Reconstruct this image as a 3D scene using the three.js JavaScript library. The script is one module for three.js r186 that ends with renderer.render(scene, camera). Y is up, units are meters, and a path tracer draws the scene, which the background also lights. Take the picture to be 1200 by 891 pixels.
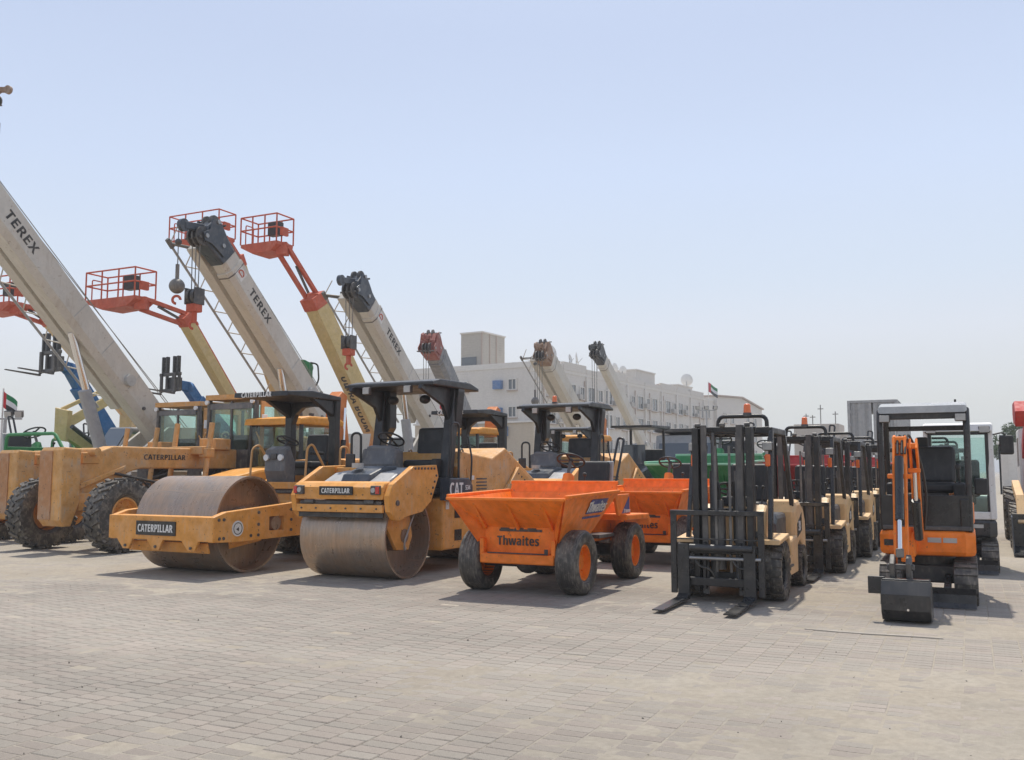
import * as THREE from 'three';
import { RoundedBoxGeometry } from 'three/addons/geometries/RoundedBoxGeometry.js';
import { TextGeometry } from 'three/addons/geometries/TextGeometry.js';
import { FontLoader } from 'three/addons/loaders/FontLoader.js';
import { mergeGeometries } from 'three/addons/utils/BufferGeometryUtils.js';

// ---------------------------------------------------------------- camera, sky, sun, exposure
const W0 = 1200, H0 = 891, FPX = 1095, HORIZON = 552, EYE = 1.55;
const PITCH = Math.atan((HORIZON - H0 / 2) / FPX);
const scene = new THREE.Scene();
const camera = new THREE.PerspectiveCamera(2 * Math.atan(H0 / 2 / FPX) * 180 / Math.PI, 1024 / 760, 0.1, 6000);
camera.position.set(0, EYE, 0);
camera.rotation.x = PITCH;
const renderer = new THREE.WebGLRenderer({ antialias: true });
renderer.setSize(1024, 760);
renderer.toneMapping = THREE.LinearToneMapping;
renderer.toneMappingExposure = 1.1;
renderer.shadowMap.enabled = true;

const SUN = new THREE.Vector3(0.10, 2.30, -1).normalize();
const sun = new THREE.DirectionalLight(new THREE.Color(1, 0.935, 0.83), 3.75);
sun.position.copy(SUN).multiplyScalar(120);
sun.castShadow = true; sun.shadow.radius = 2.2;
sun.shadow.mapSize.set(4096, 4096);
Object.assign(sun.shadow.camera, { left: -60, right: 60, top: 60, bottom: -60, near: 1, far: 320 });
scene.add(sun, sun.target);

const skyN = (x, y) => { let v = 0, a = .5; for (let k = 0; k < 4; k++, a *= .5, x *= 2.1, y *= 2.3) v += a * (.5 + .5 * Math.sin(x * 2.3 + 1.7 * Math.sin(y * 1.1 + k) + k * 2.1) * Math.cos(y * 1.9 + 1.3 * Math.sin(x * .9 + k))); return v; };   // thin uneven dust
{ // hazy desert-coast sky: pale at the horizon, soft blue above, a faint glow about the sun
  const w = 512, h = 256, d = new Float32Array(w * h * 4), stops = [
    [-90, .34, .30, .25], [-2, .50, .48, .45], [0, .65, .66, .65], [3.7, .675, .695, .69], [8, .70, .745, .825], [11.3, .635, .72, .845], [17.5, .575, .675, .865], [26, .475, .565, .765], [50, .38, .46, .65], [90, .34, .42, .60]];
  for (let j = 0; j < h; j++) {
    const el = ((j + .5) / h - .5) * 180; let k = 0;
    while (k < stops.length - 2 && el > stops[k + 1][0]) k++;
    const a = stops[k], b = stops[k + 1], t = Math.min(1, Math.max(0, (el - a[0]) / (b[0] - a[0])));
    for (let i = 0; i < w; i++) {
      const az = ((i + .5) / w - .5) * 2 * Math.PI, ce = Math.cos(el * Math.PI / 180);
      const dot = Math.cos(az) * ce * SUN.x + Math.sin(el * Math.PI / 180) * SUN.y + Math.sin(az) * ce * SUN.z;
      const veil = 1 + .035 * (skyN(az * 1.3, el / 9) - .5), glow = el > 0 ? .55 * Math.exp((dot - 1) * 9) : 0, o = (j * w + i) * 4;
      for (let c = 0; c < 3; c++) d[o + c] = (a[c + 1] + (b[c + 1] - a[c + 1]) * t) * veil + glow;
      d[o + 3] = 1;
    }
  }
  const sky = new THREE.DataTexture(d, w, h, THREE.RGBAFormat, THREE.FloatType);
  sky.mapping = THREE.EquirectangularReflectionMapping; sky.magFilter = sky.minFilter = THREE.LinearFilter; sky.needsUpdate = true;
  scene.background = sky; scene.environment = sky;
}

// ---------------------------------------------------------------- helpers
let seed = 7;
const rnd = () => { seed = (seed * 1664525 + 1013904223) >>> 0; return seed / 4294967296; };
const V = (x, y, z) => new THREE.Vector3(x, y, z);
const D2R = Math.PI / 180, YAW = -26 * D2R;
const AX = V(Math.cos(YAW), 0, -Math.sin(YAW)), AZ = V(Math.sin(YAW), 0, Math.cos(YAW));   // yard axes: across and towards the front row's noses
function ray(px, py) { return V((px - W0 / 2) / FPX, (H0 / 2 - py) / FPX, -1).applyEuler(camera.rotation); }
function gp(px, py) { const r = ray(px, py), k = -EYE / r.y; return V(r.x * k, 0, r.z * k); }            // point of the ground under a pixel
function wp(px, py, z) { const r = ray(px, py), k = -z / r.z; return V(r.x * k, EYE + r.y * k, -z); }      // point at a known distance
const used = {};
function numbered(n) { used[n] = (used[n] ?? -1) + 1; return used[n] ? n + '_' + String(used[n]).padStart(3, '0') : n; }
function thing(name, label, category, group) {
  const o = new THREE.Group(); o.name = numbered(name); o.userData = { label, category, kind: 'thing' }; if (group) o.userData.group = group;
  scene.add(o); return o;
}
function place(o, p, lx = 0, lz = 0, yaw = YAW) {      // puts the local ground point (lx, lz) on p
  o.rotation.y = yaw;
  o.position.set(p.x - lx * Math.cos(yaw) - lz * Math.sin(yaw), 0, p.z + lx * Math.sin(yaw) - lz * Math.cos(yaw));
  return o;
}
function copy(src, label) { const c = src.clone(); c.name = numbered(src.name.replace(/_\d{3}$/, '')); c.userData = { ...src.userData, label }; scene.add(c); return c; }

// geometry: every helper gives a non-indexed BufferGeometry
const raw = g => { g = g.index ? g.toNonIndexed() : g; for (const k of Object.keys(g.attributes)) if (!['position', 'normal', 'uv'].includes(k)) g.deleteAttribute(k); g.morphAttributes = {}; return g; };
const mv = (g, x = 0, y = 0, z = 0, rx = 0, ry = 0, rz = 0) => { if (rx) g.rotateX(rx); if (ry) g.rotateY(ry); if (rz) g.rotateZ(rz); return g.translate(x, y, z); };
const B = (w, h, d, x = 0, y = 0, z = 0, rx = 0, ry = 0, rz = 0, c) => mv(raw(new RoundedBoxGeometry(w, h, d, 1, c ?? Math.min(.022, Math.min(w, h, d) * .22))), x, y, z, rx, ry, rz);
const b = (w, h, d, x = 0, y = 0, z = 0, rx = 0, ry = 0, rz = 0) => mv(raw(new THREE.BoxGeometry(w, h, d)), x, y, z, rx, ry, rz);
const C = (r, l, ax, x = 0, y = 0, z = 0, seg = 20, r2 = r) => mv(raw(new THREE.CylinderGeometry(r2, r, l, seg)), x, y, z, ax === 'z' ? Math.PI / 2 : 0, 0, ax === 'x' ? -Math.PI / 2 : 0);
const SP = (r, x, y, z, sx = 1, sy = 1, sz = 1) => raw(new THREE.SphereGeometry(r, 16, 12)).scale(sx, sy, sz).translate(x, y, z);
const TO = (R, r, x, y, z, rx = 0, ry = 0, arc = Math.PI * 2) => mv(raw(new THREE.TorusGeometry(R, r, 8, 28, arc)), x, y, z, rx, ry);
const vec = p => p.isVector3 ? p : V(...p);
function TB(pts, r, corner = .07, rs = 8, closed = false) {    // bent tube
  pts = pts.map(vec); const path = new THREE.CurvePath(); let prev = pts[0];
  for (let i = 1; i < pts.length - 1; i++) {
    const p = pts[i], u = pts[i - 1].clone().sub(p), v = pts[i + 1].clone().sub(p), k = Math.min(corner, u.length() * .48, v.length() * .48);
    const s = p.clone().addScaledVector(u.normalize(), k), e = p.clone().addScaledVector(v.normalize(), k);
    path.add(new THREE.LineCurve3(prev, s)); path.add(new THREE.QuadraticBezierCurve3(s, p, e)); prev = e;
  }
  path.add(new THREE.LineCurve3(prev, pts[pts.length - 1]));
  const out = [];
  for (const c of path.curves) out.push(raw(new THREE.TubeGeometry(c, c.isLineCurve3 ? 1 : 5, r, rs)));
  out.push(SP(r * .98, ...pts[0].toArray()), SP(r * .98, ...pts[pts.length - 1].toArray()));
  return mergeGeometries(out);
}
function BR(p, q, w, h, up = V(0, 1, 0), ch) {        // square bar from p to q: w across, h along up
  p = vec(p); q = vec(q); const d = q.clone().sub(p), L = d.length();
  const z = d.normalize(), x = up.clone().cross(z).normalize(), y = z.clone().cross(x);
  const g = ch === 0 ? b(w, h, L) : B(w, h, L, 0, 0, 0, 0, 0, 0, ch);
  return g.applyMatrix4(new THREE.Matrix4().makeBasis(x, y, z).setPosition(p.clone().add(q).multiplyScalar(.5)));
}
function CR(p, q, r, r2 = r, seg = 14) {              // round bar
  p = vec(p); q = vec(q); const d = q.clone().sub(p), g = raw(new THREE.CylinderGeometry(r2, r, d.length(), seg));
  return g.applyQuaternion(new THREE.Quaternion().setFromUnitVectors(V(0, 1, 0), d.clone().normalize())).translate(...p.clone().add(q).multiplyScalar(.5).toArray());
}
function ext(pts, depth, bev, holes) {
  const s = new THREE.Shape(pts.map(p => new THREE.Vector2(...p)));
  for (const h of holes ?? []) s.holes.push(new THREE.Path(h.map(p => new THREE.Vector2(...p))));
  const k = Math.min(bev, depth * .3);
  return raw(new THREE.ExtrudeGeometry(s, { depth: depth - 2 * k, bevelEnabled: k > 0, bevelThickness: k, bevelSize: k, bevelOffset: -k, bevelSegments: 2, curveSegments: 6 })).translate(0, 0, k);
}
const PX = (pts, x0, x1, bev = .015, holes) => ext(pts.map(p => [-p[0], p[1]]), x1 - x0, bev, holes?.map(h => h.map(p => [-p[0], p[1]]))).rotateY(Math.PI / 2).translate(x0, 0, 0);   // side profile (z, y)
const PZ = (pts, z0, z1, bev = .015, holes) => ext(pts, z1 - z0, bev, holes).translate(0, 0, z0);                              // front profile (x, y)
const PY = (pts, y0, y1, bev = .015, holes) => ext(pts.map(p => [p[0], -p[1]]), y1 - y0, bev, holes).rotateX(-Math.PI / 2).translate(0, y0, 0);   // plan (x, z)
function PL(pts, t) {                                  // flat plate through 3-D points, thickness t, centred
  pts = pts.map(vec); const n = pts[1].clone().sub(pts[0]).cross(pts[2].clone().sub(pts[0])).normalize();
  const a = pts.map(p => p.clone().addScaledVector(n, t / 2)), c = pts.map(p => p.clone().addScaledVector(n, -t / 2)), pos = [];
  const tri = (u, v, w) => pos.push(...u.toArray(), ...v.toArray(), ...w.toArray()), N = pts.length;
  for (let i = 1; i < N - 1; i++) { tri(a[0], a[i], a[i + 1]); tri(c[0], c[i + 1], c[i]); }
  for (let i = 0; i < N; i++) { const j = (i + 1) % N; tri(a[i], c[i], c[j]); tri(a[i], c[j], a[j]); }
  const g = new THREE.BufferGeometry(); g.setAttribute('position', new THREE.Float32BufferAttribute(pos, 3)); g.computeVertexNormals();
  g.setAttribute('uv', new THREE.Float32BufferAttribute(new Float32Array(pos.length / 3 * 2), 2)); return g;
}
const LX = (prof, seg = 40, x = 0, y = 0, z = 0) => raw(new THREE.LatheGeometry(prof.map(p => new THREE.Vector2(...p)), seg)).rotateZ(-Math.PI / 2).translate(x, y, z);   // profile (radius, x) turned about the x axis
function boxUV(g) {
  const p = g.attributes.position, n = g.attributes.normal, uv = g.attributes.uv;
  for (let i = 0; i < p.count; i++) {
    const ax = Math.abs(n.getX(i)), ay = Math.abs(n.getY(i)), az = Math.abs(n.getZ(i)), x = p.getX(i), y = p.getY(i), z = p.getZ(i);
    if (ay >= ax && ay >= az) uv.setXY(i, x + .37 * y, z); else if (ax >= az) uv.setXY(i, z + .21, y + .1 * x); else uv.setXY(i, x, y + .13 * z);
  }
  return g;
}
function part(name, parent, mat, geoms, keepUV) {
  geoms = Array.isArray(geoms) ? geoms : [geoms];
  const g = geoms.length > 1 ? mergeGeometries(geoms) : geoms[0];
  if (!keepUV) boxUV(g);
  const m = new THREE.Mesh(g, mat); m.name = name; parent.add(m); return m;
}
const sub = (name, parent) => { const g = new THREE.Group(); g.name = name; parent.add(g); return g; };
const font = await new FontLoader().loadAsync('fonts/droid/droid_sans_bold.typeface.json');
const fontThin = await new FontLoader().loadAsync('fonts/droid/droid_sans_regular.typeface.json').catch(() => font);
function textG(str, size, wide = 1, depth = .004, f = font) {
  const g = raw(new TextGeometry(str, { font: f, size, depth, curveSegments: 3, bevelEnabled: false })); g.scale(wide, 1, 1); g.computeBoundingBox();
  const c = g.boundingBox; return g.translate(-(c.min.x + c.max.x) / 2, -(c.min.y + c.max.y) / 2, 0);
}

// ---------------------------------------------------------------- noise and materials
function tileNoise(n, cells, s) {
  let q = s * 7919 + 13; const r = () => { q = (q * 1664525 + 1013904223) >>> 0; return q / 4294967296; };
  const out = new Float32Array(n * n); let amp = 1, tot = 0;
  for (let c = cells; c <= n / 2 && amp > .04; c *= 2, amp *= .55) {
    const l = new Float32Array(c * c).map(r); tot += amp;
    for (let j = 0; j < n; j++) {
      const fy = j / n * c, y0 = Math.floor(fy), ty = fy - y0, sy = ty * ty * (3 - 2 * ty), ya = y0 % c * c, yb = (y0 + 1) % c * c;
      for (let i = 0; i < n; i++) {
        const fx = i / n * c, x0 = Math.floor(fx), tx = fx - x0, sx = tx * tx * (3 - 2 * tx), xa = x0 % c, xb = (x0 + 1) % c;
        out[j * n + i] += amp * ((l[ya + xa] * (1 - sx) + l[ya + xb] * sx) * (1 - sy) + (l[yb + xa] * (1 - sx) + l[yb + xb] * sx) * sy);
      }
    }
  }
  for (let i = 0; i < out.length; i++) out[i] /= tot;
  return out;
}
const N = 256, NA = tileNoise(N, 4, 1), NB = tileNoise(N, 16, 2), NC = tileNoise(N, 64, 3), ND = tileNoise(N, 3, 4);
const ss = (a, c, x) => { const t = Math.min(1, Math.max(0, (x - a) / (c - a))); return t * t * (3 - 2 * t); };
const s8 = v => 255 * (v <= .0031308 ? 12.92 * v : 1.055 * Math.pow(v, 1 / 2.4) - .055);
function tex(fill, srgb, rep) {
  const d = new Uint8Array(N * N * 4), o = [0, 0, 0];
  for (let j = 0; j < N; j++) for (let i = 0; i < N; i++) {
    fill(j * N + i, o, i, j); const k = (j * N + i) * 4;
    for (let c = 0; c < 3; c++) d[k + c] = srgb ? s8(Math.min(1, Math.max(0, o[c]))) : 255 * Math.min(1, Math.max(0, o[c]));
    d[k + 3] = 255;
  }
  const t = new THREE.DataTexture(d, N, N); t.wrapS = t.wrapT = THREE.RepeatWrapping; t.magFilter = THREE.LinearFilter; t.minFilter = THREE.LinearMipmapLinearFilter; t.generateMipmaps = true;
  if (srgb) t.colorSpace = THREE.SRGBColorSpace; if (rep) t.repeat.set(rep, rep); t.needsUpdate = true; return t;
}
const roughTex = tex((k, o) => { const v = .62 + .5 * (NB[k] - .5) + .4 * (NA[k] - .5); o[0] = o[1] = o[2] = Math.min(1, Math.max(.2, v)); }, false, .7);
const bumpTex = tex((k, o) => { o[0] = o[1] = o[2] = NC[k]; }, false, 3);
const DUST = [.40, .345, .275];
// paint with wind-blown dust, faded patches and chips
function paint(r, g, bl, { dust = .22, chips = .5, rough = .98, chip = [.10, .07, .05], metal = 0, rep = .6, mottle = .22 } = {}) {
  const base = [r, g, bl];
  const map = tex((k, o, i, j) => {
    const dd = dust * (.30 + 1.3 * ss(.38, .72, NA[k] * .6 + NB[k] * .4) + 1.1 * ss(.54, .74, NC[(j >> 3) * N + i]) * ss(.4, .6, NB[k])), m = 1 + mottle * (NB[k] - .5) * 2 + .1 * (NC[k] - .5), ch = chips * ss(.70, .76, NB[(k * 3 + 7777) % (N * N)] * .55 + NC[k] * .45);
    for (let c = 0; c < 3; c++) { const v = base[c] * m; o[c] = (v + (DUST[c] - v) * dd) * (1 - ch) + chip[c] * ch; }
  }, true, rep);
  return new THREE.MeshStandardMaterial({ map, roughnessMap: roughTex, roughness: rough, metalness: metal });
}
const M = {
  cat: paint(.74, .315, .045, { dust: .17, chips: .9, mottle: .28 }), catOld: paint(.68, .33, .075, { dust: .26, chips: 1, mottle: .3 }), catRust: paint(.46, .20, .065, { dust: .25, chips: 1 }),
  tan: paint(.78, .50, .235, { dust: .14, rough: .8 }), orange: paint(.88, .20, .004, { dust: .035, rough: .9, chip: [.28, .13, .06], chips: .7, mottle: .3 }), jcb: paint(.66, .27, .015, { dust: .08 }), jcbOrange: paint(.60, .16, .012, { dust: .08 }),
  black: paint(.015, .015, .016, { dust: .025, rough: .62, mottle: .3 }), satin: paint(.022, .023, .025, { dust: .04, rough: .5 }), dark: paint(.05, .05, .052, { dust: .14, rough: .85 }), navy: paint(.03, .042, .06, { dust: .08, rough: .6 }),
  rubber: paint(.030, .029, .028, { dust: .26, chips: 0, rough: 1, mottle: .3, rep: 1.2 }), seat: paint(.018, .018, .019, { dust: .03, chips: 0, rough: .85 }), hose: paint(.015, .015, .015, { dust: .1, chips: 0, rough: .9 }),
  cream: paint(.60, .57, .505, { dust: .24, chips: .6, rough: .8, chip: [.27, .20, .13], mottle: .16, rep: .35 }), grey: paint(.34, .345, .35, { dust: .12 }), slate: paint(.20, .205, .215, { dust: .15 }), console: paint(.11, .115, .125, { dust: .18, rough: .9 }), white: paint(.72, .71, .68, { dust: .12, mottle: .06 }),
  jlg: paint(.52, .075, .022, { dust: .10 }), jlgCream: paint(.62, .46, .19, { dust: .15 }), blue: paint(.015, .14, .36, { dust: .08 }), green: paint(.012, .20, .055, { dust: .08 }), greenRim: paint(.25, .55, .36, { dust: .15 }), red: paint(.42, .018, .018, { dust: .06 }), oldRed: paint(.26, .045, .03, { dust: .15, chips: 1 }),
  steel: paint(.34, .34, .34, { dust: .15, rough: .55, metal: .6 }), chrome: new THREE.MeshStandardMaterial({ color: new THREE.Color(.75, .75, .76), metalness: 1, roughness: .18 }), rope: paint(.12, .115, .11, { dust: .2, chips: 0 }),
  letterWhite: paint(.74, .73, .70, { dust: .06, chips: 0 }), letterBlack: paint(.02, .02, .02, { dust: .1, chips: 0 }), decalBlue: paint(.06, .08, .25, { dust: .05, chips: 0 }), plate: paint(.015, .015, .015, { dust: .03, chips: 0, rough: .5 }),
  amber: new THREE.MeshPhysicalMaterial({ color: new THREE.Color(.85, .16, .02), roughness: .25, clearcoat: .6 }), lensRed: new THREE.MeshPhysicalMaterial({ color: new THREE.Color(.55, .02, .015), roughness: .2, clearcoat: .8 }), lamp: new THREE.MeshPhysicalMaterial({ color: new THREE.Color(.72, .73, .72), roughness: .2, clearcoat: 1 }),
  lampGrey: paint(.42, .42, .40, { dust: .1, chips: 0, rough: .5 }), glass: new THREE.MeshPhysicalMaterial({ color: new THREE.Color(.84, .925, .90), transmission: 1, thickness: 0, roughness: .04, ior: 1.5 }),
  darkGlass: new THREE.MeshPhysicalMaterial({ color: new THREE.Color(.06, .075, .09), roughness: .08, clearcoat: 1 }), mirror: new THREE.MeshStandardMaterial({ color: new THREE.Color(.8, .82, .84), metalness: 1, roughness: .06 }),
};
{ // rolled steel shell of the compactor drums: dark mill scale, brown rust film, fine scuffs running round
  const map = tex((k, o, i, j) => {
    const st = NB[(j * N + (i * 9 % N)) % (N * N)], r = ss(.35, .7, NA[k] * .6 + NB[k] * .4), c = NC[(Math.floor(j / 12) * N + i) % (N * N)];
    const a = [.35, .275, .215], q = [.41, .285, .195];
    for (let n = 0; n < 3; n++) o[n] = (a[n] + (q[n] - a[n]) * r) * (.82 + .36 * st) * (.86 + .3 * c);
  }, true, .8);
  M.drum = new THREE.MeshStandardMaterial({ map, metalness: .55, roughness: .54, roughnessMap: roughTex });
  M.rust = paint(.24, .125, .065, { dust: .25, chips: 1 });
}
// ---------------------------------------------------------------- ground: dust sheet with block paving standing in it
const sampleN = (a, x, y) => { const u = ((x % 1) + 1) % 1 * N, v = ((y % 1) + 1) % 1 * N, i = Math.floor(u) % N, j = Math.floor(v) % N, s = u - Math.floor(u), t = v - Math.floor(v), i2 = (i + 1) % N, j2 = (j + 1) % N; return (a[j * N + i] * (1 - s) + a[j * N + i2] * s) * (1 - t) + (a[j2 * N + i] * (1 - s) + a[j2 * N + i2] * s) * t; };
const dustLevel = (x, z) => {       // height of the blown sand in the joints, metres; above 0 it hides the blocks
  const u = x * AX.x + z * AX.z, w = x * AZ.x + z * AZ.z, n = .50 * sampleN(NA, u / 34 + .13, w / 15 + .4) + .32 * sampleN(NB, u / 30, w / 12) + .18 * sampleN(NC, u / 9, w / 7) + .055 * ss(-8, -11.5, w) - .05 * ss(-6.2, -4.6, w);   // swept lane in front, dust drifted up by the parked row
  return -.0055 + .0066 * ss(.36, .62, n);
};
const groundMap = tex((k, o) => { const v = .92 + .22 * (NC[k] - .5) + .20 * (NB[k] - .5), q = NA[k] - .5; o[0] = .40 * v * (1 + .05 * q); o[1] = .352 * v; o[2] = .283 * v * (1 - .08 * q); }, true, .45);
const groundMat = new THREE.MeshStandardMaterial({ map: groundMap, bumpMap: bumpTex, bumpScale: .004, roughness: .97, vertexColors: true });
let ground;
{
  const line = (near, lo, hi, step) => { const o = [-3000, -1200, -500, -250, -140, -90, -60, -45].filter(v => v < lo - 2); for (let v = lo; v <= hi + 1e-6; v += step) o.push(v); for (const v of [45, 60, 90, 140, 250, 500, 1200, 3000]) if (v > hi + 2) o.push(v); return o; };
  const xs = line(0, -16, 16, .16), zs = line(0, -27, -3, .16), pos = [], col = [], uv = [], idx = [];
  for (const z of zs) for (const x of xs) {
    const inside = x > -16 && x < 16 && z > -27 && z < -3;
    pos.push(x, inside ? dustLevel(x, z) : 0, z); uv.push(x, z);
    const t = .90 + .24 * (sampleN(NA, x / 31, z / 23) - .5) * 1.6 + .12 * (sampleN(NB, x / 13, z / 19) - .5) * 2, p = (sampleN(ND, x / 37 + .3, z / 29) - .5) * .14; col.push(t * (1 + p), t, t * (1 - p));
  }
  for (let j = 0; j < zs.length - 1; j++) for (let i = 0; i < xs.length - 1; i++) { const a = j * xs.length + i, c = a + xs.length; idx.push(a, c, a + 1, a + 1, c, c + 1); }
  const g = new THREE.BufferGeometry(); g.setAttribute('position', new THREE.Float32BufferAttribute(pos, 3)); g.setAttribute('color', new THREE.Float32BufferAttribute(col, 3)); g.setAttribute('uv', new THREE.Float32BufferAttribute(uv, 2)); g.setIndex(idx); g.computeVertexNormals();
  ground = new THREE.Mesh(g, groundMat); ground.name = 'ground'; ground.userData.kind = 'structure'; scene.add(ground);
}
{
  const PW = .22, PD = .11, gap = .006;
  const blockGeo = (jx, jz) => { const g = raw(new THREE.BoxGeometry(1, 1, 1)); g.dispose(); const w = (PW - gap) / 2, d = (PD - gap) / 2, c = .006, pos = [], ring = (y, k) => [[-w + k + jx, y, -d + k], [w - k, y, -d + k + jz], [w - k - jx, y, d - k], [-w + k, y, d - k - jz]], t = ring(0, c), m = ring(-c * .8, 0), o = ring(-.05, 0);
    const quad = (A, B2, C2, E) => pos.push(...A, ...B2, ...C2, ...A, ...C2, ...E);
    quad(t[0], t[3], t[2], t[1]); for (let i = 0; i < 4; i++) { const n = (i + 1) % 4; quad(t[i], t[n], m[n], m[i]); quad(m[i], m[n], o[n], o[i]); }
    const q = new THREE.BufferGeometry(); q.setAttribute('position', new THREE.Float32BufferAttribute(pos, 3)); q.computeVertexNormals(); q.setAttribute('uv', new THREE.Float32BufferAttribute(new Float32Array(pos.length / 3 * 2), 2)); return boxUV(q); };
  const geos = [blockGeo(0, 0), blockGeo(.002, -.001), blockGeo(-.002, .002)];
  const blockMap = tex((k, o) => { const v = .93 + .30 * (NC[k] - .5) + .16 * (NB[k] - .5); o[0] = o[1] = o[2] = Math.min(1, v); }, true, 3.1);
  const tones = []; for (let i = 0; i < 14; i++) { const l = .228 + .0095 * i, p = [1.02, 1, .985][i % 3]; tones.push(new THREE.Color(l * 1.10 * p, l * .965, l * .815)); }
  const mats = tones.map(c => new THREE.MeshStandardMaterial({ map: blockMap, bumpMap: bumpTex, bumpScale: .003, roughness: .93, color: c }));
  const list = [];
  const shift = [...Array(280)].map((_, i) => (i & 1) * .5 + (rnd() - .5) * .22);
  for (let i = -120; i < 150; i++) for (let j = -40; j < 330; j++) {
    const u = i * PW, w = -(j + shift[i + 120]) * PD, x = u * AX.x + w * AZ.x, z = u * AX.z + w * AZ.z;
    if (z > -4.35 || z < -25.5 || Math.abs(x) > -z * .575 + .5 || Math.abs(x) > 15.5) continue;
    const px = 600 + x / -z * FPX, py = HORIZON + EYE / -z * FPX;   // rough picture place, only to know which blocks show largest
    list.push({ x, z, shows: px > -5 && px < 1205 && py < 896 });
  }
  list.sort((p, q) => (q.shows - p.shows) || q.z - p.z);
  const e = new THREE.Euler(), q = new THREE.Quaternion(), m4 = new THREE.Matrix4(), one = V(1, 1, 1);
  const far = new THREE.InstancedMesh(geos[0], new THREE.MeshStandardMaterial({ map: blockMap, bumpMap: bumpTex, bumpScale: .003, roughness: .93 }), list.length - 300);
  far.name = 'block_paving'; far.userData.kind = 'stuff';
  list.forEach((p, k) => {
    const u = p.x * AX.x + p.z * AX.z, w = p.x * AZ.x + p.z * AZ.z, t = .46 * sampleN(NA, u / 26 + .2, w / 9) + .34 * sampleN(NB, u / 24, w / 8) + .08 * sampleN(NC, u / 11, w / 5) + .12 * rnd() - .15 * ss(-6.9, -4.3, w + .9 * (sampleN(NB, u / 13, w / 11) - .5)), idx = Math.max(0, Math.min(13, Math.floor((t - .26) * 28)));
    e.set((rnd() - .5) * .022, YAW + (rnd() - .5) * .03, (rnd() - .5) * .014); q.setFromEuler(e);
    const pos = V(p.x, -.0006 + (rnd() - .5) * .0032 - (rnd() < .03 ? .004 : 0), p.z);
    if (k < 300) { const m = new THREE.Mesh(geos[k % 3], mats[idx]); m.name = 'paver'; m.position.copy(pos); m.quaternion.copy(q); ground.add(m); }
    else { far.setMatrixAt(k - 300, m4.compose(pos, q, one)); far.setColorAt(k - 300, tones[idx]); }
  });
  ground.add(far);
  // loose grit and small stones left on the blocks
  const grit = new THREE.InstancedMesh(raw(new THREE.IcosahedronGeometry(1, 0)), new THREE.MeshStandardMaterial({ color: new THREE.Color(.33, .29, .24), roughness: .95 }), 160);
  grit.name = 'gravel'; grit.userData.kind = 'stuff'; grit.userData.label = 'loose grit and small stones scattered over the paving'; grit.userData.category = 'gravel';
  for (let k = 0; k < 160; k++) { const z = -4.6 - 10 * rnd() * rnd() - 3 * rnd(), x = (rnd() - .5) * -z * 1.15, r = .004 + .009 * rnd() * rnd() * rnd(); q.setFromEuler(e.set(rnd() * 3, rnd() * 3, rnd() * 3)); grit.setMatrixAt(k, m4.compose(V(x, r * .4, z), q, V(r * (1 + rnd()), r * .7, r))); }
  scene.add(grit);
}
// ---------------------------------------------------------------- shared machine pieces
const crisp = (prof, seg = 48, x = 0, y = 0, z = 0) => { const o = []; for (let i = 0; i < prof.length - 1; i++) o.push(LX([prof[i], prof[i + 1]], seg)); return mergeGeometries(o).translate(x, y, z); };
function wheel(parent, { R, w, rim = .5, x, z, y = R, mat = M.tan, tread = 'smooth', out = 1, yaw = 0 }) {
  const g = sub('wheel', parent); g.position.set(x, y, z); g.rotation.y = yaw;
  const r = R * rim, k = tread === 'bar' ? R * .95 : tread === 'block' ? R * .955 : R, h = w / 2;
  const geo = [LX([[r, -h * .72], [r + (k - r) * .25, -h * .93], [r + (k - r) * .6, -h], [r + (k - r) * .86, -h * .93], [k * .985, -h * .78], [k, -h * .5], [k, h * .5], [k * .985, h * .78], [r + (k - r) * .86, h * .93], [r + (k - r) * .6, h], [r + (k - r) * .25, h * .93], [r, h * .72], [r, -h * .72]], 44)];
  if (tread === 'bar') for (let i = 0; i < 20; i++) for (const s of [-1, 1]) geo.push(mv(b(w * .50, R * .07, R * .10, 0, 0, 0, 0, s * .5), s * w * .225, R * .963, 0).rotateX((i + (s > 0 ? .5 : 0)) / 20 * Math.PI * 2), b(w * .09, R * .14, R * .10, s * w * .45, R * .885, R * .10).rotateX((i + (s > 0 ? .5 : 0)) / 20 * Math.PI * 2));
  if (tread === 'block') for (let i = 0; i < 22; i++) for (const s of [-1, 1]) geo.push(b(w * .43, R * .06, R * .17, s * w * .275, R * .97, 0).rotateX((i + (s > 0 ? .5 : 0)) / 22 * Math.PI * 2), b(w * .06, R * .20, R * .13, s * w * .475, R * .87, 0).rotateX((i + (s > 0 ? .5 : 0)) / 22 * Math.PI * 2));
  if (tread === 'smooth') for (const s of [-.55, -.2, .2, .55]) geo.push(LX([[k * .985, s * h - .012], [k * 1.012, s * h - .008 + .004], [k * 1.012, s * h + .05 * w], [k * .985, s * h + .06 * w]], 44));
  part('tyre', g, M.rubber, geo);
  const rg = [crisp([[r, -h * .7], [r, h * .7], [r * .9, h * .72], [r * .88, h * .2], [r * .45, h * .12], [r * .42, h * .35], [.001, h * .35]], 28)];
  if (out < 0) rg[0].rotateY(Math.PI);
  for (let i = 0; i < 8; i++) rg.push(C(r * .05, h * .16, 'x', out * h * .2, r * .66, 0, 6).rotateX(i * Math.PI / 4));
  part('rim', g, mat, rg); return g;
}
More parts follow.
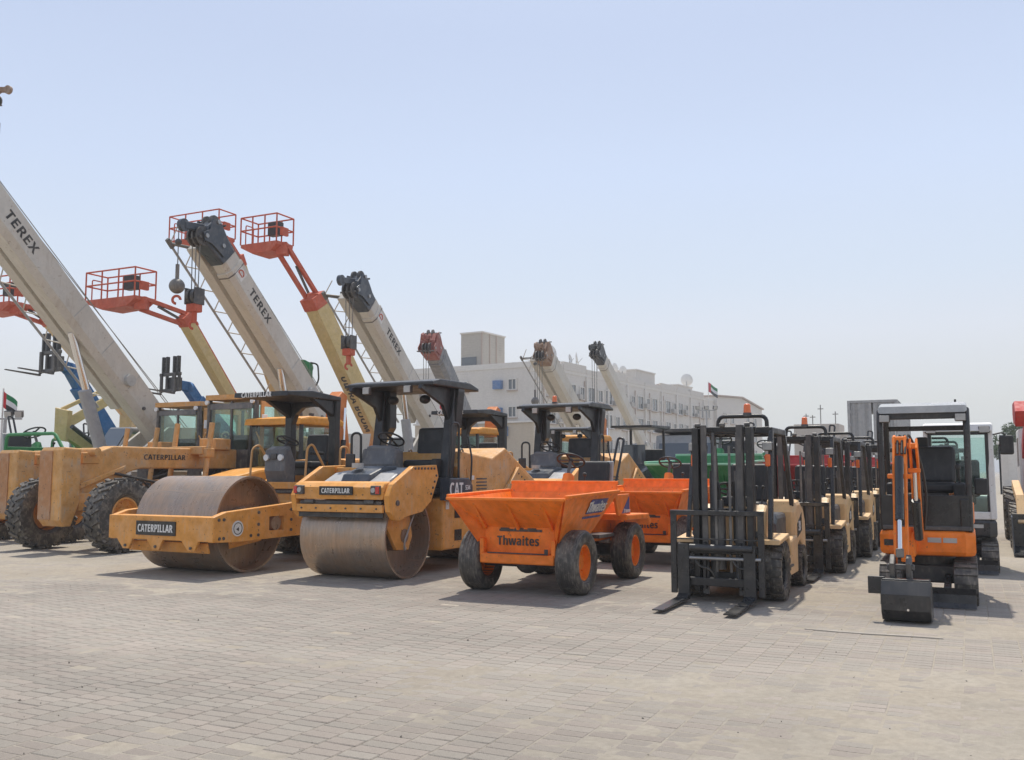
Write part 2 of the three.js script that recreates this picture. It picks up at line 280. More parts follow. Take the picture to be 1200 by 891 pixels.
function seat(parent, x, y, z, w = .48, back = .5, mat = M.seat) {
  const s = sub('seat', parent);
  part('cushion', s, mat, B(w, .13, .46, x, y, z, 0, 0, 0, .05));
  part('backrest', s, mat, mv(B(w, back, .11, 0, back / 2, 0, 0, 0, 0, .05), x, y + .04, z - .22, -.14));
  part('pedestal', s, M.dark, B(w * .7, .14, .36, x, y - .12, z)); return s;
}
function steering(parent, x, y, z, tilt = -.9, R = .19) {
  const s = sub('steering_wheel', parent); const e = new THREE.Euler(Math.PI / 2 + tilt + .5, 0, 0);
  const ring = [raw(new THREE.TorusGeometry(R, .016, 8, 28)), b(.03, 2 * R, .015), b(2 * R, .03, .015), C(.035, .04, 'z', 0, 0, 0)];
  part('rim', s, M.seat, mergeGeometries(ring).rotateX(e.x).translate(x, y, z));
  part('column', s, M.dark, CR([x, y - .01, z + .005], [x, y - .30, z + .16], .025)); return s;
}
function lightBox(parent, x, y, z, w = .12, h = .09) { const l = part('work_light', parent, M.dark, B(w, h, .08, x, y, z)); part('lens', l, M.lampGrey, B(w * .86, h * .82, .012, x, y, z + .042)); return l; }
const lettering = (parent, str, size, x, y, z, { wide = 1, ry = 0, rx = 0, mat = M.letterWhite, f } = {}) => part('lettering', parent, mat, mv(textG(str, size, wide, .006, f), x, y, z, rx, ry));
function beacon(parent, x, y, z, s = 1) { const k = part('beacon', parent, M.dark, C(.055 * s, .05 * s, 'y', x, y, z)); part('lens', k, M.amber, [C(.05 * s, .10 * s, 'y', x, y + .075 * s, z, 18, .045 * s), SP(.045 * s, x, y + .125 * s, z, 1, .5, 1)]); return k; }
function rail(parent, pts, r = .02, mat = M.black, c = .09) { return part('handrail', parent, mat, TB(pts, r, c)); }

// ---------------------------------------------------------------- single drum roller (origin: under the drum)
function singleRoller(label) {
  const o = thing('single_drum_roller', label, 'road roller', 'single drum rollers');
  const R = .735, h = .84;
  const d = part('drum', o, M.drum, crisp([[.001, -h + .25], [R - .035, -h + .25], [R - .035, -h], [R, -h], [R, h], [R - .035, h], [R - .035, h - .25], [.001, h - .25]], 72, 0, R, 0));
  for (const s of [-1, 1]) { part('hub', d, M.rust, [C(.26, .16, 'x', s * (h - .18), R, 0, 24), C(.12, .30, 'x', s * (h - .12), R, 0, 18)]); part('mount_plate', d, M.cat, PX([[-.34, R - .28], [.34, R - .36], [.42, R + .1], [.1, R + .2], [-.42, R + .16]], s * (h - .1) - .015, s * (h - .1) + .015)); }
  // yoke round the drum
  const zf = .97, bx = .96;
  part('front_beam', o, M.cat, [PZ([[-bx - .12, .88], [bx + .12, .88], [bx + .12, .53], [.80, .53], [.72, .38], [.60, .38], [.46, .53], [.08, .53], [-.0, .38], [-.12, .38], [-.26, .53], [-.56, .53], [-.64, .38], [-.76, .38], [-.90, .53], [-bx - .12, .53]], zf, zf + .05, .008), B(2 * bx + .2, .05, .18, 0, .86, zf - .07), B(2 * bx + .1, .045, .14, 0, .545, zf - .06)]);
  part('scraper', o, M.cat, B(1.66, .16, .03, 0, .42, zf - .13, .3));
  for (const x of [-.70, -.06, .66]) part('bolt', o, M.dark, C(.022, .03, 'z', x, .43, zf + .055, 8));
  for (const s of [-1, 1]) {
    const x = s * (bx + .06);
    const sb = part('side_beam', o, M.cat, [PX([[zf + .03, .88], [.75, .95], [-.9, 1.06], [-1.35, 1.06], [-1.35, .52], [-.9, .52], [.55, .50], [zf + .03, .52]], x - .05, x + .05, .012, [[[-.15, .62], [-.15, .86], [-.50, .86], [-.50, .62]]])]);
    for (const [z, y] of [[.80, .84], [.80, .57], [.90, .84], [.88, .57], [.08, .92], [.08, .74], [.08, .58], [.24, .58], [-.66, .94], [-.66, .78], [-.66, .62]]) part('bolt', sb, M.dark, C(.024, .02, 'x', x + s * .055, y, z, 8));
    part('motor', sb, M.rust, [C(.11, .12, 'x', x - s * .02, .74, -.33, 18)]);
  }
  const pl = part('name_plate', o, M.plate, B(.82, .21, .02, -.06, .70, zf + .058)); part('lettering', pl, M.letterWhite, mv(textG('CATERPILLAR', .112, .74, .006), -.06, .70, zf + .069));
  const st = part('round_sticker', o, M.white, C(.115, .008, 'x', bx + .116, .70, .52, 32)); part('emblem', st, M.letterBlack, [TO(.085, .006, bx + .121, .70, .52, 0, Math.PI / 2), C(.035, .006, 'x', bx + .122, .69, .52, 3)]);
  part('rear_cross_beam', o, M.cat, B(2 * bx + .1, .5, .18, 0, .80, -1.28));
  part('hitch', o, M.dark, B(.5, .45, .7, 0, .75, -1.62));
  // tractor half
  part('chassis', o, M.cat, [PX([[-1.55, 1.16], [-1.55, .68], [-4.6, .60], [-4.75, 1.0], [-2.9, 1.22]], -.62, .62, .03)]);
  for (const s of [-1, 1]) wheel(o, { R: .68, w: .5, x: s * .80, z: -2.95, mat: M.cat, tread: 'bar', out: s });
  part('engine_hood', o, M.cat, PX([[-2.62, 1.05], [-2.62, 1.75], [-3.2, 1.78], [-4.3, 1.38], [-4.85, 1.15], [-4.85, .95]], -.62, .62, .05));
  const band = part('hood_band', o, M.plate, PX([[-2.70, 1.30], [-2.70, 1.62], [-3.6, 1.44], [-3.6, 1.28]], .621, .632, 0)); part('lettering', band, M.letterWhite, mv(textG('CAT', .20, .95), .634, 1.45, -2.94, 0, Math.PI / 2)); part('lettering', band, M.letterWhite, mv(textG('CS533', .07, 1), .634, 1.43, -3.35, 0, Math.PI / 2));
  part('platform', o, M.dark, B(1.34, .07, 1.0, 0, 1.20, -2.02));
  for (const s of [-1, 1]) part('fender', o, M.cat, PX([[-1.55, 1.16], [-1.55, 1.28], [-2.5, 1.42], [-2.6, 1.2]], s * .66 - .04, s * .66 + .04));
  part('front_guard', o, M.cat, B(1.2, .12, .05, 0, 1.30, -1.50));
  const c = part('console', o, M.console, [PX([[-1.62, 1.24], [-1.50, 1.55], [-1.52, 1.92], [-1.66, 1.98], [-1.80, 1.7], [-1.80, 1.24]], -.30, .18, .05)]);
  for (const x of [-.22, .10]) { part('head_light', c, M.lamp, C(.055, .04, 'z', x, 1.78, -1.485, 20)); }
  part('light_bar', c, M.dark, B(.12, .1, .04, -.06, 1.80, -1.49));
  steering(o, -.06, 2.08, -1.84); seat(o, .02, 1.66, -2.32, .50, .52);
  part('armrest', o, M.seat, B(.07, .06, .34, .30, 1.86, -2.2));
  for (const s of [-1, 1]) {
    rail(o, [[s * .62, 1.2, -1.50], [s * .62, 1.95, -1.56], [s * .60, 2.02, -1.72], [s * .60, 1.36, -2.25]], .02, M.catOld);
    rail(o, [[s * .64, 1.2, -2.42], [s * .64, 1.98, -2.44], [s * .64, 1.98, -2.66], [s * .64, 1.25, -2.68]], .02, M.catOld);
  }
  const cy = 2.74;
  part('canopy', o, M.black, [PX([[-1.05, cy + .07], [-1.06, cy + .15], [-1.7, cy + .20], [-2.50, cy + .14], [-2.5, cy + .06]], -.60, .60, .02)]);
  lettering(o, 'CATERPILLAR', .085, -.08, cy + .105, -1.046, { wide: .9 });
  for (const s of [-1, 1]) {
    part('canopy_post', o, M.black, [PZ([[s * .36, cy + .06], [s * .59, cy + .06], [s * .57, 1.2], [s * .42, 1.2], [s * .43, cy - .32]], -2.50, -2.36, .015)]);
    part('canopy_arch', o, M.black, PZ([[s * .60, cy + .06], [0, cy + .06], [0, cy - .02], [s * .20, cy - .04], [s * .36, cy - .16], [s * .44, cy - .36], [s * .58, cy - .36]], -2.49, -2.37, .01));
    part('canopy_bracket', o, M.black, PX([[-2.36, cy + .07], [-1.75, cy + .07], [-2.36, cy - .22]], s * .5 - .05, s * .5 + .05));
  }
  return o;
}
// ---------------------------------------------------------------- tandem roller with canopy (origin: under the front drum)
function tandemRoller(label, full = true) {
  const o = thing('tandem_roller', label, 'road roller', 'tandem rollers');
  const R = .61, h = .74;
  for (const z0 of [0, -3.15]) {
    const d = part('drum', o, M.drum, crisp([[.001, -h + .30], [R - .03, -h + .30], [R - .03, -h], [R, -h], [R, h], [R - .03, h], [R - .03, h - .30], [.001, h - .30]], 72, 0, R, z0));
    for (const s of [-1, 1]) part('drum_hub', d, M.rust, [C(.22, .12, 'x', s * (h - .24), R, z0, 24), C(.10, .22, 'x', s * (h - .17), R, z0, 16)]);
  }
  for (const s of [-1, 1]) {
    const x = s * (h + .07);
    const sp = part('yoke_plate', o, M.cat, PX([[.66, .98], [.70, 1.20], [.60, 1.36], [.05, 1.62], [-.60, 1.64], [-.66, 1.46], [-.45, 1.10], [-.2, .95], [.22, .90], [.42, .84], [.52, .86]], x - .045, x + .045, .014));
    part('yoke_arm', o, M.cat, PX([[.42, 1.0], [.50, .80], [.20, .42], [-.12, .40], [-.22, .60], [-.12, 1.0]], s * (h - .10) - .03, s * (h - .10) + .03, .01));
    part('hose', o, M.grey, TB([[s * (h - .04), .98, -.25], [s * (h - .03), .75, -.08], [s * (h - .03), .52, .06], [s * (h - .05), .40, .02], [s * (h - .09), .44, -.08]], .014, .12));
    for (let i = 0; i < 7; i++) part('bolt', sp, M.dark, C(.018, .02, 'x', x + s * .05, 1.585, .02 - i * .09, 8));
    for (let i = 0; i < 4; i++) part('bolt', sp, M.dark, C(.018, .02, 'x', x + s * .05, 1.48 - i * .09, -.58 + i * .05, 8));
    part('tow_eye', sp, M.dark, C(.04, .02, 'x', x + s * .05, 1.10, .48, 14));
    const l = part('tail_light', o, M.dark, B(.15, .13, .07, s * .66, 1.28, .73)); part('lens', l, M.lensRed, B(.055, .10, .02, s * .71, 1.28, .77)); part('lens', l, M.lampGrey, C(.035, .02, 'z', s * .64, 1.28, .77, 16));
  }
  part('front_housing', o, M.cat, [PX([[.70, 1.15], [.72, 1.32], [.64, 1.38], [.50, 1.40], [.46, 1.15]], -h - .02, h + .02, .02)]);
  part('scraper_holder', o, M.dark, B(2 * h - .06, .06, .16, 0, 1.10, .58));
  for (const x of [-.52, .52]) part('spray_nozzle', o, M.dark, B(.16, .05, .05, x, 1.115, .68));
  part('scraper_beam', o, M.cat, B(2 * h + .02, .11, .05, 0, 1.02, .67));
  for (let i = 0; i < 6; i++) part('bolt', o, M.dark, C(.013, .02, 'z', -.65 + i * .26, 1.02, .70, 8));
  part('scraper_blade', o, M.hose, B(2 * h - .02, .08, .02, 0, .93, .645, -.15));
  const pl = part('name_plate', o, M.plate, B(.58, .125, .02, -.02, 1.27, .728)); part('lettering', pl, M.letterWhite, mv(textG('CATERPILLAR', .070, .80), -.02, 1.27, .739));
  part('water_tank', o, M.grey, PX([[.42, 1.36], [.05, 1.52], [-.62, 1.60], [-.62, 1.2], [.42, 1.2]], -.55, .60, .03));
  part('tank_cover', o, M.navy, [PX([[.36, 1.40], [.30, 1.50], [-.1, 1.62], [-.4, 1.62], [-.4, 1.3], [.36, 1.3]], -.22, .28, .03)]); part('tank_cap', o, M.lampGrey, C(.09, .07, 'y', -.08, 1.63, .12, 20));
  part('cross_tube', o, M.cat, B(.5, .09, .12, -.5, 1.56, -.3)); part('support_arm', o, M.cat, BR([-.46, 1.2, -.25], [-.42, 1.55, -.25], .10, .08));
  // centre and rear frame
  part('centre_frame', o, M.cat, B(.7, .6, .9, 0, .85, -.85));
  const sp = part('rear_frame', o, M.cat, PX([[-.86, .34], [-.86, 1.12], [-1.5, 1.22], [-2.2, 1.22], [-2.2, .34]], -h - .08, h + .08, .03));
  for (const s of [-1, 1]) for (const y of [.90, .55]) part('step', sp, M.plate, B(.012, .17, .22, s * (h + .083), y, -1.32));
  part('engine_hood', o, M.catOld, PX([[-1.55, 1.15], [-1.35, 1.62], [-1.5, 1.86], [-2.55, 1.77], [-3.05, 1.95], [-4.30, 1.38], [-4.32, .95], [-3.8, .98], [-3.1, 1.25], [-2.4, .96], [-2.1, .40], [-1.6, .40]], -h - .06, h + .06, .03));
  for (const s of [-1, 1]) { const ap = part('access_panel', o, M.catOld, PX([[-1.72, .95], [-1.62, 1.58], [-2.42, 1.54], [-2.42, 1.02]], s * (h + .066) - .008, s * (h + .066) + .008, .004)); for (let i = 0; i < 5; i++) part('vent_slat', ap, M.dark, B(.012, .022, .36, s * (h + .077), 1.42 - i * .055, -2.12)); part('latch', ap, M.dark, B(.016, .05, .09, s * (h + .078), 1.10, -1.86)); part('warning_label', ap, M.letterWhite, B(.006, .07, .12, s * (h + .076), 1.44, -1.80)); part('lifting_eye', o, M.dark, TO(.05, .016, s * .5, 1.86, -2.0, 0, Math.PI / 2)); }
  for (const s of [-1, 1]) { const rp = part('rear_yoke_plate', o, M.catOld, PX([[-3.45, 1.62], [-4.20, 1.30], [-4.05, .86], [-3.5, .86], [-3.15, .56], [-2.9, .62], [-2.9, 1.2]], s * (h + .10) - .035, s * (h + .10) + .035)); for (let i = 0; i < 6; i++) part('bolt', rp, M.dark, C(.016, .02, 'x', s * (h + .137), 1.50 - i * .055, -3.42 - i * .12, 8)); }
  part('platform', o, M.dark, B(1.35, .08, 1.25, 0, 1.24, -1.20));
  const base = part('post_base', o, M.navy, PX([[-.84, 1.10], [-.84, 1.44], [-1.44, 1.44], [-1.56, 1.32], [-1.56, 1.10]], h + .02, h + .22, .02));
  part('lettering', base, M.letterWhite, mv(textG('CAT', .20, .85), h + .222, 1.27, -1.02, 0, Math.PI / 2)); part('lettering', base, M.letterWhite, mv(textG('534', .07), h + .222, 1.29, -1.38, 0, Math.PI / 2));
  part('sticker', o, M.white, B(.012, .14, .12, h + .085, 1.16, -.95)); part('sticker', o, M.white, B(.012, .12, .09, h + .085, 1.02, -.98)); const dr = part('data_plate', o, M.lensRed, B(.012, .10, .10, h + .085, .98, -1.45));
  part('console', o, M.console, [PX([[-.72, 1.28], [-.66, 1.66], [-.74, 1.90], [-1.0, 1.88], [-1.02, 1.28]], -.62, .02, .06)]); steering(o, -.30, 2.06, -1.10, -1.0, .21); part('control_pod', o, M.console, B(.5, .16, .3, -.30, 1.86, -.88, -.15, 0, 0, .06));
  seat(o, .22, 1.66, -1.30, .58, .56);
  part('side_panel', o, M.seat, B(.10, .28, .6, .56, 1.6, -1.3)); part('mirror', o, M.seat, B(.16, .24, .05, -.70, 1.70, -.55, 0, .2, 0, .02));
  rail(o, [[-.76, 1.3, -.66], [-.76, 2.15, -.66], [-.58, 2.15, -.66], [-.58, 1.3, -.66]]); rail(o, [[h + .10, 1.36, -1.05], [h + .10, 2.30, -1.05], [h + .10, 2.30, -1.30], [h + .10, 1.36, -1.30]]);
  rail(o, [[h + .12, 1.34, -1.66], [h + .12, 1.75, -1.70], [h + .02, 2.1, -1.75]], .016);
  // canopy
  const cy = 2.86, zf = -.55, zb = -2.05, cw = .80;
  part('canopy', o, M.black, [PX([[zf, cy], [zf - .02, cy + .06], [zf - .25, cy + .11], [zb + .3, cy + .12], [zb, cy + .05], [zb, cy]], -cw, cw, .02), B(2 * cw + .04, .05, .06, 0, cy + .02, zf)]);
  for (const s of [-1, 1]) {
    part('canopy_post', o, M.black, [BR([s * .66, cy, -1.45], [s * .66, 1.25, -1.18], .16, .20, V(0, 0, 1)), B(.2, .25, .4, s * .66, 1.32, -1.2)]);
    part('canopy_gusset', o, M.black, PZ(s > 0 ? [[.60, cy], [.60, cy - .75], [.74, cy - .62], [.80, cy - .05], [.80, cy]] : [[-.80, cy], [-.80, cy - .05], [-.60, cy - .75], [-.50, cy - .6], [-.50, cy]], -1.56, -1.36, .01));
    part('canopy_brace', o, M.black, PX([[-1.40, cy], [zf + .1, cy], [zf + .12, cy - .06], [-1.1, cy - .28], [-1.45, cy - .75]], s * .64 - .03, s * .64 + .03, .01));
    lightBox(o, s * .38, cy - .06, zf + .03, .13, .12);
    part('speaker', o, M.seat, SP(.09, s * .30, cy - .17, -1.15, 1, .8, 1));
  }
  return o;
}
// ---------------------------------------------------------------- site dumper (origin: under the front axle)
function siteDumper(label, { S = M.orange, rimMat = S, brand = true, group = 'orange site dumpers' } = {}) {
  const o = thing('site_dumper', label, 'dumper', group), t = .03;
  for (const s of [-1, 1]) { wheel(o, { R: .40, w: .30, rim: .56, x: s * .68, z: 0, mat: S, out: s }); wheel(o, { R: .40, w: .30, rim: .56, x: s * .66, z: -2.05, mat: S, out: s }); }
  part('front_axle', o, M.dark, [C(.09, 1.2, 'x', 0, .40, 0), SP(.17, 0, .40, 0)]); part('rear_axle', o, M.dark, [C(.09, 1.2, 'x', 0, .40, -2.05), SP(.16, .1, .38, -2.05)]);
  part('chassis', o, M.dark, [B(.5, .16, 2.3, 0, .40, -1.1)]);
  const a = (x, y, z) => V(x, y, z), zL = .68, hy = 1.20;
  const sk = part('skip', o, S, [
    PL([a(-.80, hy, zL), a(-.49, .84, .24), a(.49, .84, .24), a(.80, hy, zL)], t), PL([a(-.49, .85, .24), a(-.49, .50, .22), a(.49, .50, .22), a(.49, .85, .24)], t),
    PL([a(.80, hy, zL), a(.49, .84, .24), a(.49, .50, .22), a(.50, .62, -.75), a(.82, 1.25, -1.15)], t), PL([a(-.80, hy, zL), a(-.82, 1.25, -1.15), a(-.50, .62, -.75), a(-.49, .50, .22), a(-.49, .84, .24)], t),
    PL([a(-.49, .50, .22), a(-.50, .62, -.75), a(.50, .62, -.75), a(.49, .50, .22)], t), PL([a(-.50, .62, -.75), a(-.80, 1.24, -1.15), a(.80, 1.24, -1.15), a(.50, .62, -.75)], t),
    PL([a(-.82, 1.22, -1.16), a(-.80, 1.38, -1.20), a(.80, 1.38, -1.20), a(.82, 1.22, -1.16)], t)]);
  part('lip', sk, rimMat, BR([-.82, hy, zL], [.82, hy, zL], .07, .035)); for (const s of [-1, 1]) part('rim_rail', sk, rimMat, BR([s * .82, hy + .03, zL - .03], [s * .84, 1.27, -1.15], .06, .045)); part('back_rail', sk, rimMat, BR([-.82, 1.385, -1.2], [.82, 1.385, -1.2], .035, .05));
  for (const s of [-1, 0, 1]) part('stiffener', sk, S, PX([[.26, .82], [.30, .80], [zL - .02, hy - .03], [zL - .08, hy - .01]], s * .47 - .018, s * .47 + .018, .005));
  part('front_frame', o, S, [B(1.04, .13, .10, 0, .44, .31), ...[-1, 1].map(s => B(.06, .22, .1, s * .50, .58, .29)), b(.84, .1, .1, 0, .46, .24)]);
  if (brand) part('warning_strip', sk, M.letterBlack, [B(.60, .03, .006, .02, .795, .262), ...[-.2, 0, .18].map((x, i) => b(.12, .018, .006, x, .817, .263))]); part('frame_line', o, M.letterBlack, [b(.80, .016, .006, 0, .513, .364), b(.05, .07, .006, .42, .54, .363)]);
  if (brand) lettering(o, 'Thwaites', .115, -.02, .665, .252, { wide: .86, mat: M.letterBlack });
  if (brand) { const zA = V(.885, -.465, -.02).normalize(), xA = V(0, 0, -1).addScaledVector(zA, zA.z).normalize(), yA = zA.clone().cross(xA);
    const at = (g, d) => g.applyMatrix4(new THREE.Matrix4().makeBasis(xA, yA, zA).setPosition(V(.735, 1.10, -.55).addScaledVector(zA, d)));
    const dp = part('side_decal', sk, M.decalBlue, at(b(.62, .21, .006), .024)); part('lettering', dp, M.letterWhite, at(textG('Thwaites', .15, .78), .028)); part('decal_stripe', sk, M.decalBlue, at(b(.72, .03, .006, 0, -.16, 0), .024)); }
  // tractor half
  part('bonnet', o, S, [PX([[-1.36, .55], [-1.30, 1.22], [-1.9, 1.18], [-2.55, 1.0], [-2.6, .55]], -.40, .40, .04)]);
  for (const s of [-1, 1]) { part('rear_fender', o, S, [PX([[-1.50, .86], [-1.50, .94], [-2.50, .92], [-2.62, .80], [-2.58, .74], [-2.46, .84]], s * .64 - .20, s * .64 + .20, .02)]);
    const g = part('guard', o, S, PX([[-1.42, .92], [-1.30, 1.22], [-1.90, 1.22], [-1.95, .92]], s * .72 - .02, s * .72 + .02, .01)); if (brand) part('decal', g, M.decalBlue, PX([[-1.55, .95], [-1.88, 1.19], [-1.88, .95]], s > 0 ? .741 : -.744, s > 0 ? .744 : -.741, 0)); if (brand && s > 0) part('lettering', g, M.letterWhite, mv(textG('3 tonne', .055), .745, .985, -1.77, 0, Math.PI / 2)); }
  part('footplate', o, M.dark, B(1.3, .05, .6, 0, .66, -1.2));
  part('dash_column', o, S, [PX([[-1.30, .7], [-1.28, 1.25], [-1.42, 1.52], [-1.52, 1.48], [-1.5, .7]], -.11, .05, .04)]); steering(o, -.03, 1.70, -1.55, -1.0, .2);
  const se = seat(o, .08, 1.30, -1.95, .50, .36, M.seat); part('seat_shell', se, M.lampGrey, [B(.56, .06, .52, .08, 1.24, -1.96, 0, 0, 0, .03), mv(B(.56, .36, .05, 0, .18, 0, 0, 0, 0, .02), .08, 1.34, -2.26, -.14)]);
  rail(o, [[.30, 1.2, -2.45], [.34, 2.05, -2.85], [.24, 2.07, -2.86], [.20, 1.2, -2.46]], .02, M.black, .05); part('lever', o, M.hose, [CR([.2, .9, -1.4], [.26, 1.48, -1.36], .012), SP(.03, .26, 1.5, -1.36)]);
  return o;
}
// ---------------------------------------------------------------- forklift (origin: under the front axle)
function forklift(label, hoop = true) {
  const o = thing('forklift', label, 'forklift', 'forklifts parked in a file');
  for (const s of [-1, 1]) { wheel(o, { R: .355, w: .27, rim: .55, x: s * .50, z: 0, mat: M.satin, tread: 'block', out: s }); wheel(o, { R: .275, w: .20, rim: .55, x: s * .50, z: -1.62, mat: M.satin, tread: 'block', out: s }); }
  part('chassis', o, M.tan, [PX([[.15, .50], [.15, .62], [-.40, .64], [-1.2, .64], [-1.2, .22], [-.42, .22], [-.40, .48]], -.36, .36, .02)]);
  for (const s of [-1, 1]) { part('side_panel', o, M.tan, PX([[-.44, .22], [-.50, .66], [-1.25, .70], [-1.25, .22]], s * .48 - .10, s * .48 + .10, .03)); part('step', o, M.dark, B(.2, .03, .34, s * .50, .35, -.62)); part('front_fender', o, M.tan, PX([[.34, .68], [.33, .73], [-.30, .78], [-.46, .58], [-.44, .50], [-.28, .72]], s * .50 - .13, s * .50 + .13, .012)); }
  part('counterweight', o, M.tan, [PX([[-1.25, .24], [-1.25, 1.0], [-1.32, 1.14], [-1.62, 1.16], [-1.92, 1.04], [-2.06, .86], [-2.08, .34], [-1.95, .20], [-1.92, .24], [-1.86, .52], [-1.62, .60], [-1.40, .52], [-1.32, .24]], -.56, .56, .06)]);
  for (const s of [-1, 1]) { const d = part('side_decal', o, M.plate, PX([[-1.34, .66], [-1.34, .84], [-1.72, .98], [-1.72, .74]], s > 0 ? .557 : -.563, s > 0 ? .563 : -.557, 0)); if (s > 0) part('lettering', d, M.letterWhite, mv(textG('30', .13, .9), .565, .81, -1.5, 0, Math.PI / 2, 0)); }
  part('hood', o, M.navy, [PX([[-.42, .66], [-.44, .90], [-.56, 1.0], [-1.24, 1.0], [-1.24, .66]], -.44, .44, .06)]);
  seat(o, 0, 1.09, -.78, .5, .52);
  part('dashboard', o, M.tan, [PX([[.16, .6], [.14, 1.06], [.02, 1.14], [-.06, 1.08], [-.06, .6]], -.44, .44, .03)]); part('instrument_pod', o, M.seat, B(.34, .12, .16, .05, 1.16, .0, -.3)); steering(o, -.08, 1.32, -.22, -1.0, .16);
  for (const x of [.2, .28, .36]) part('lever', o, M.hose, [CR([x, 1.1, 0], [x + .01, 1.34, -.08], .009), SP(.022, x + .01, 1.35, -.08)]);
  // overhead guard
  const gy = 2.05;
  for (const s of [-1, 1]) { part('guard_front_post', o, M.satin, BR([s * .50, .66, .22], [s * .48, gy, -.10], .055, .085, V(0, 0, 1))); part('guard_rear_post', o, M.satin, BR([s * .50, 1.08, -1.34], [s * .47, gy, -1.02], .055, .085, V(0, 0, 1))); part('guard_side_rail', o, M.black, BR([s * .475, gy, -.06], [s * .465, gy, -1.08], .06, .08)); }
  for (const z of [-.08, -1.06]) part('guard_cross_rail', o, M.black, B(.94, .09, .06, 0, gy, z)); for (let i = 0; i < 5; i++) part('guard_bar', o, M.black, B(.025, .06, .98, -.32 + i * .16, gy + .005, -.57));
  if (hoop) { part('guard_hoop', o, M.black, TB([[-.33, gy + .02, -.74], [-.33, gy + .22, -.74], [.31, gy + .22, -.74], [.31, gy + .02, -.74]], .027, .16)); }
  for (const s of [-1, 1]) { const l = part('head_light', o, M.dark, B(.13, .11, .09, s * .46, gy - .20, .02)); part('lens', l, M.lampGrey, B(.11, .09, .01, s * .46, gy - .20, .07)); const t = part('indicator', o, M.amber, B(.06, .15, .06, s * .46, gy - .37, .05)); }
  // mast
  const my = 2.07, mz = .42;
  for (const s of [-1, 1]) {
    part('mast_channel', o, M.black, [B(.035, my - .12, .15, s * .345, my / 2 + .06, mz), B(.07, my - .12, .03, s * .32, my / 2 + .06, mz - .06), B(.07, my - .12, .03, s * .32, my / 2 + .06, mz + .062)]);
    part('inner_channel', o, M.dark, [B(.035, my - .06, .12, s * .235, my / 2 + .06, mz + .02), B(.065, my - .06, .025, s * .21, my / 2 + .06, mz + .075)]);
    part('lift_cylinder', o, M.console, [CR([s * .15, .25, mz - .10], [s * .15, 1.55, mz - .10], .045), CR([s * .15, 1.55, mz - .10], [s * .15, my, mz - .10], .022)]);
    part('lift_chain', o, M.rope, b(.03, 1.5, .012, s * .085, 1.10, mz + .05));
    part('mast_foot', o, M.black, B(.16, .22, .22, s * .35, .26, mz - .06)); part('tilt_cylinder', o, M.dark, CR([s * .38, .80, mz - .08], [s * .38, .62, -.1], .04));
    part('mast_hose', o, M.hose, TB([[s * .06, .5, mz - .02], [s * .06, 1.35, mz - .05], [s * .10, 1.45, mz - .07], [s * .10, .7, mz - .1]], .016, .1));
  }
  part('mast_top_tie', o, M.black, B(.76, .07, .05, 0, my - .02, mz - .10)); part('mast_middle_tie', o, M.black, B(.62, .10, .05, 0, 1.05, mz - .11)); part('mast_bottom_tie', o, M.black, B(.62, .12, .06, 0, .28, mz - .11));
  part('centre_cylinder', o, M.dark, [C(.055, .72, 'y', -.04, .74, mz + .0), C(.035, .1, 'y', -.04, 1.15, mz)]);
  for (let i = 0; i < 3; i++) part('top_roller', o, M.dark, C(.03, .06, 'x', -.30 + i * .30, my + .03, mz + .01, 12));
  // carriage, load guard, forks
  const cz = mz + .14;
  for (const y of [.24, .62]) part('fork_bar', o, M.black, B(.96, .10, .05, -.06, y, cz));
  part('shaft', o, M.steel, C(.022, .92, 'x', 0, .52, cz + .05, 12)); part('carriage_pipe', o, M.satin, C(.045, .74, 'x', 0, .64, cz + .07, 14));
  for (const s of [-1, 1]) part('carriage_plate', o, M.black, B(.03, .55, .14, s * .21, .43, cz - .05));
  part('load_guard', o, M.satin, [B(1.12, .06, .035, -.06, 1.05, cz + .02), ...[-1, 1].map(s => B(.075, .98, .035, -.06 + s * .52, .585, cz + .02)), B(1.02, .018, .02, -.06, .74, cz + .02), ...[-1, 1].map(s => b(.1, .05, .03, -.06 + s * .46, .25, cz + .01))]);
  for (const s of [-1, 1]) part('fork', o, M.satin, [PX([[cz + .03, .68], [cz + .075, .68], [cz + .085, .10], [cz + .16, .068], [cz + 1.12, .045], [cz + 1.12, .032], [cz + .06, .032], [cz + .03, .075]], -.06 + s * .39 - .07, -.06 + s * .39 + .07, .008)]);
  for (const s of [-.35, .1]) part('hose', o, M.hose, TB([[s, .58, cz + .04], [s + .08, .42, cz + .07], [s + .22, .40, cz + .06], [s + .26, .3, cz + .02]], .014, .08));
  return o;
}
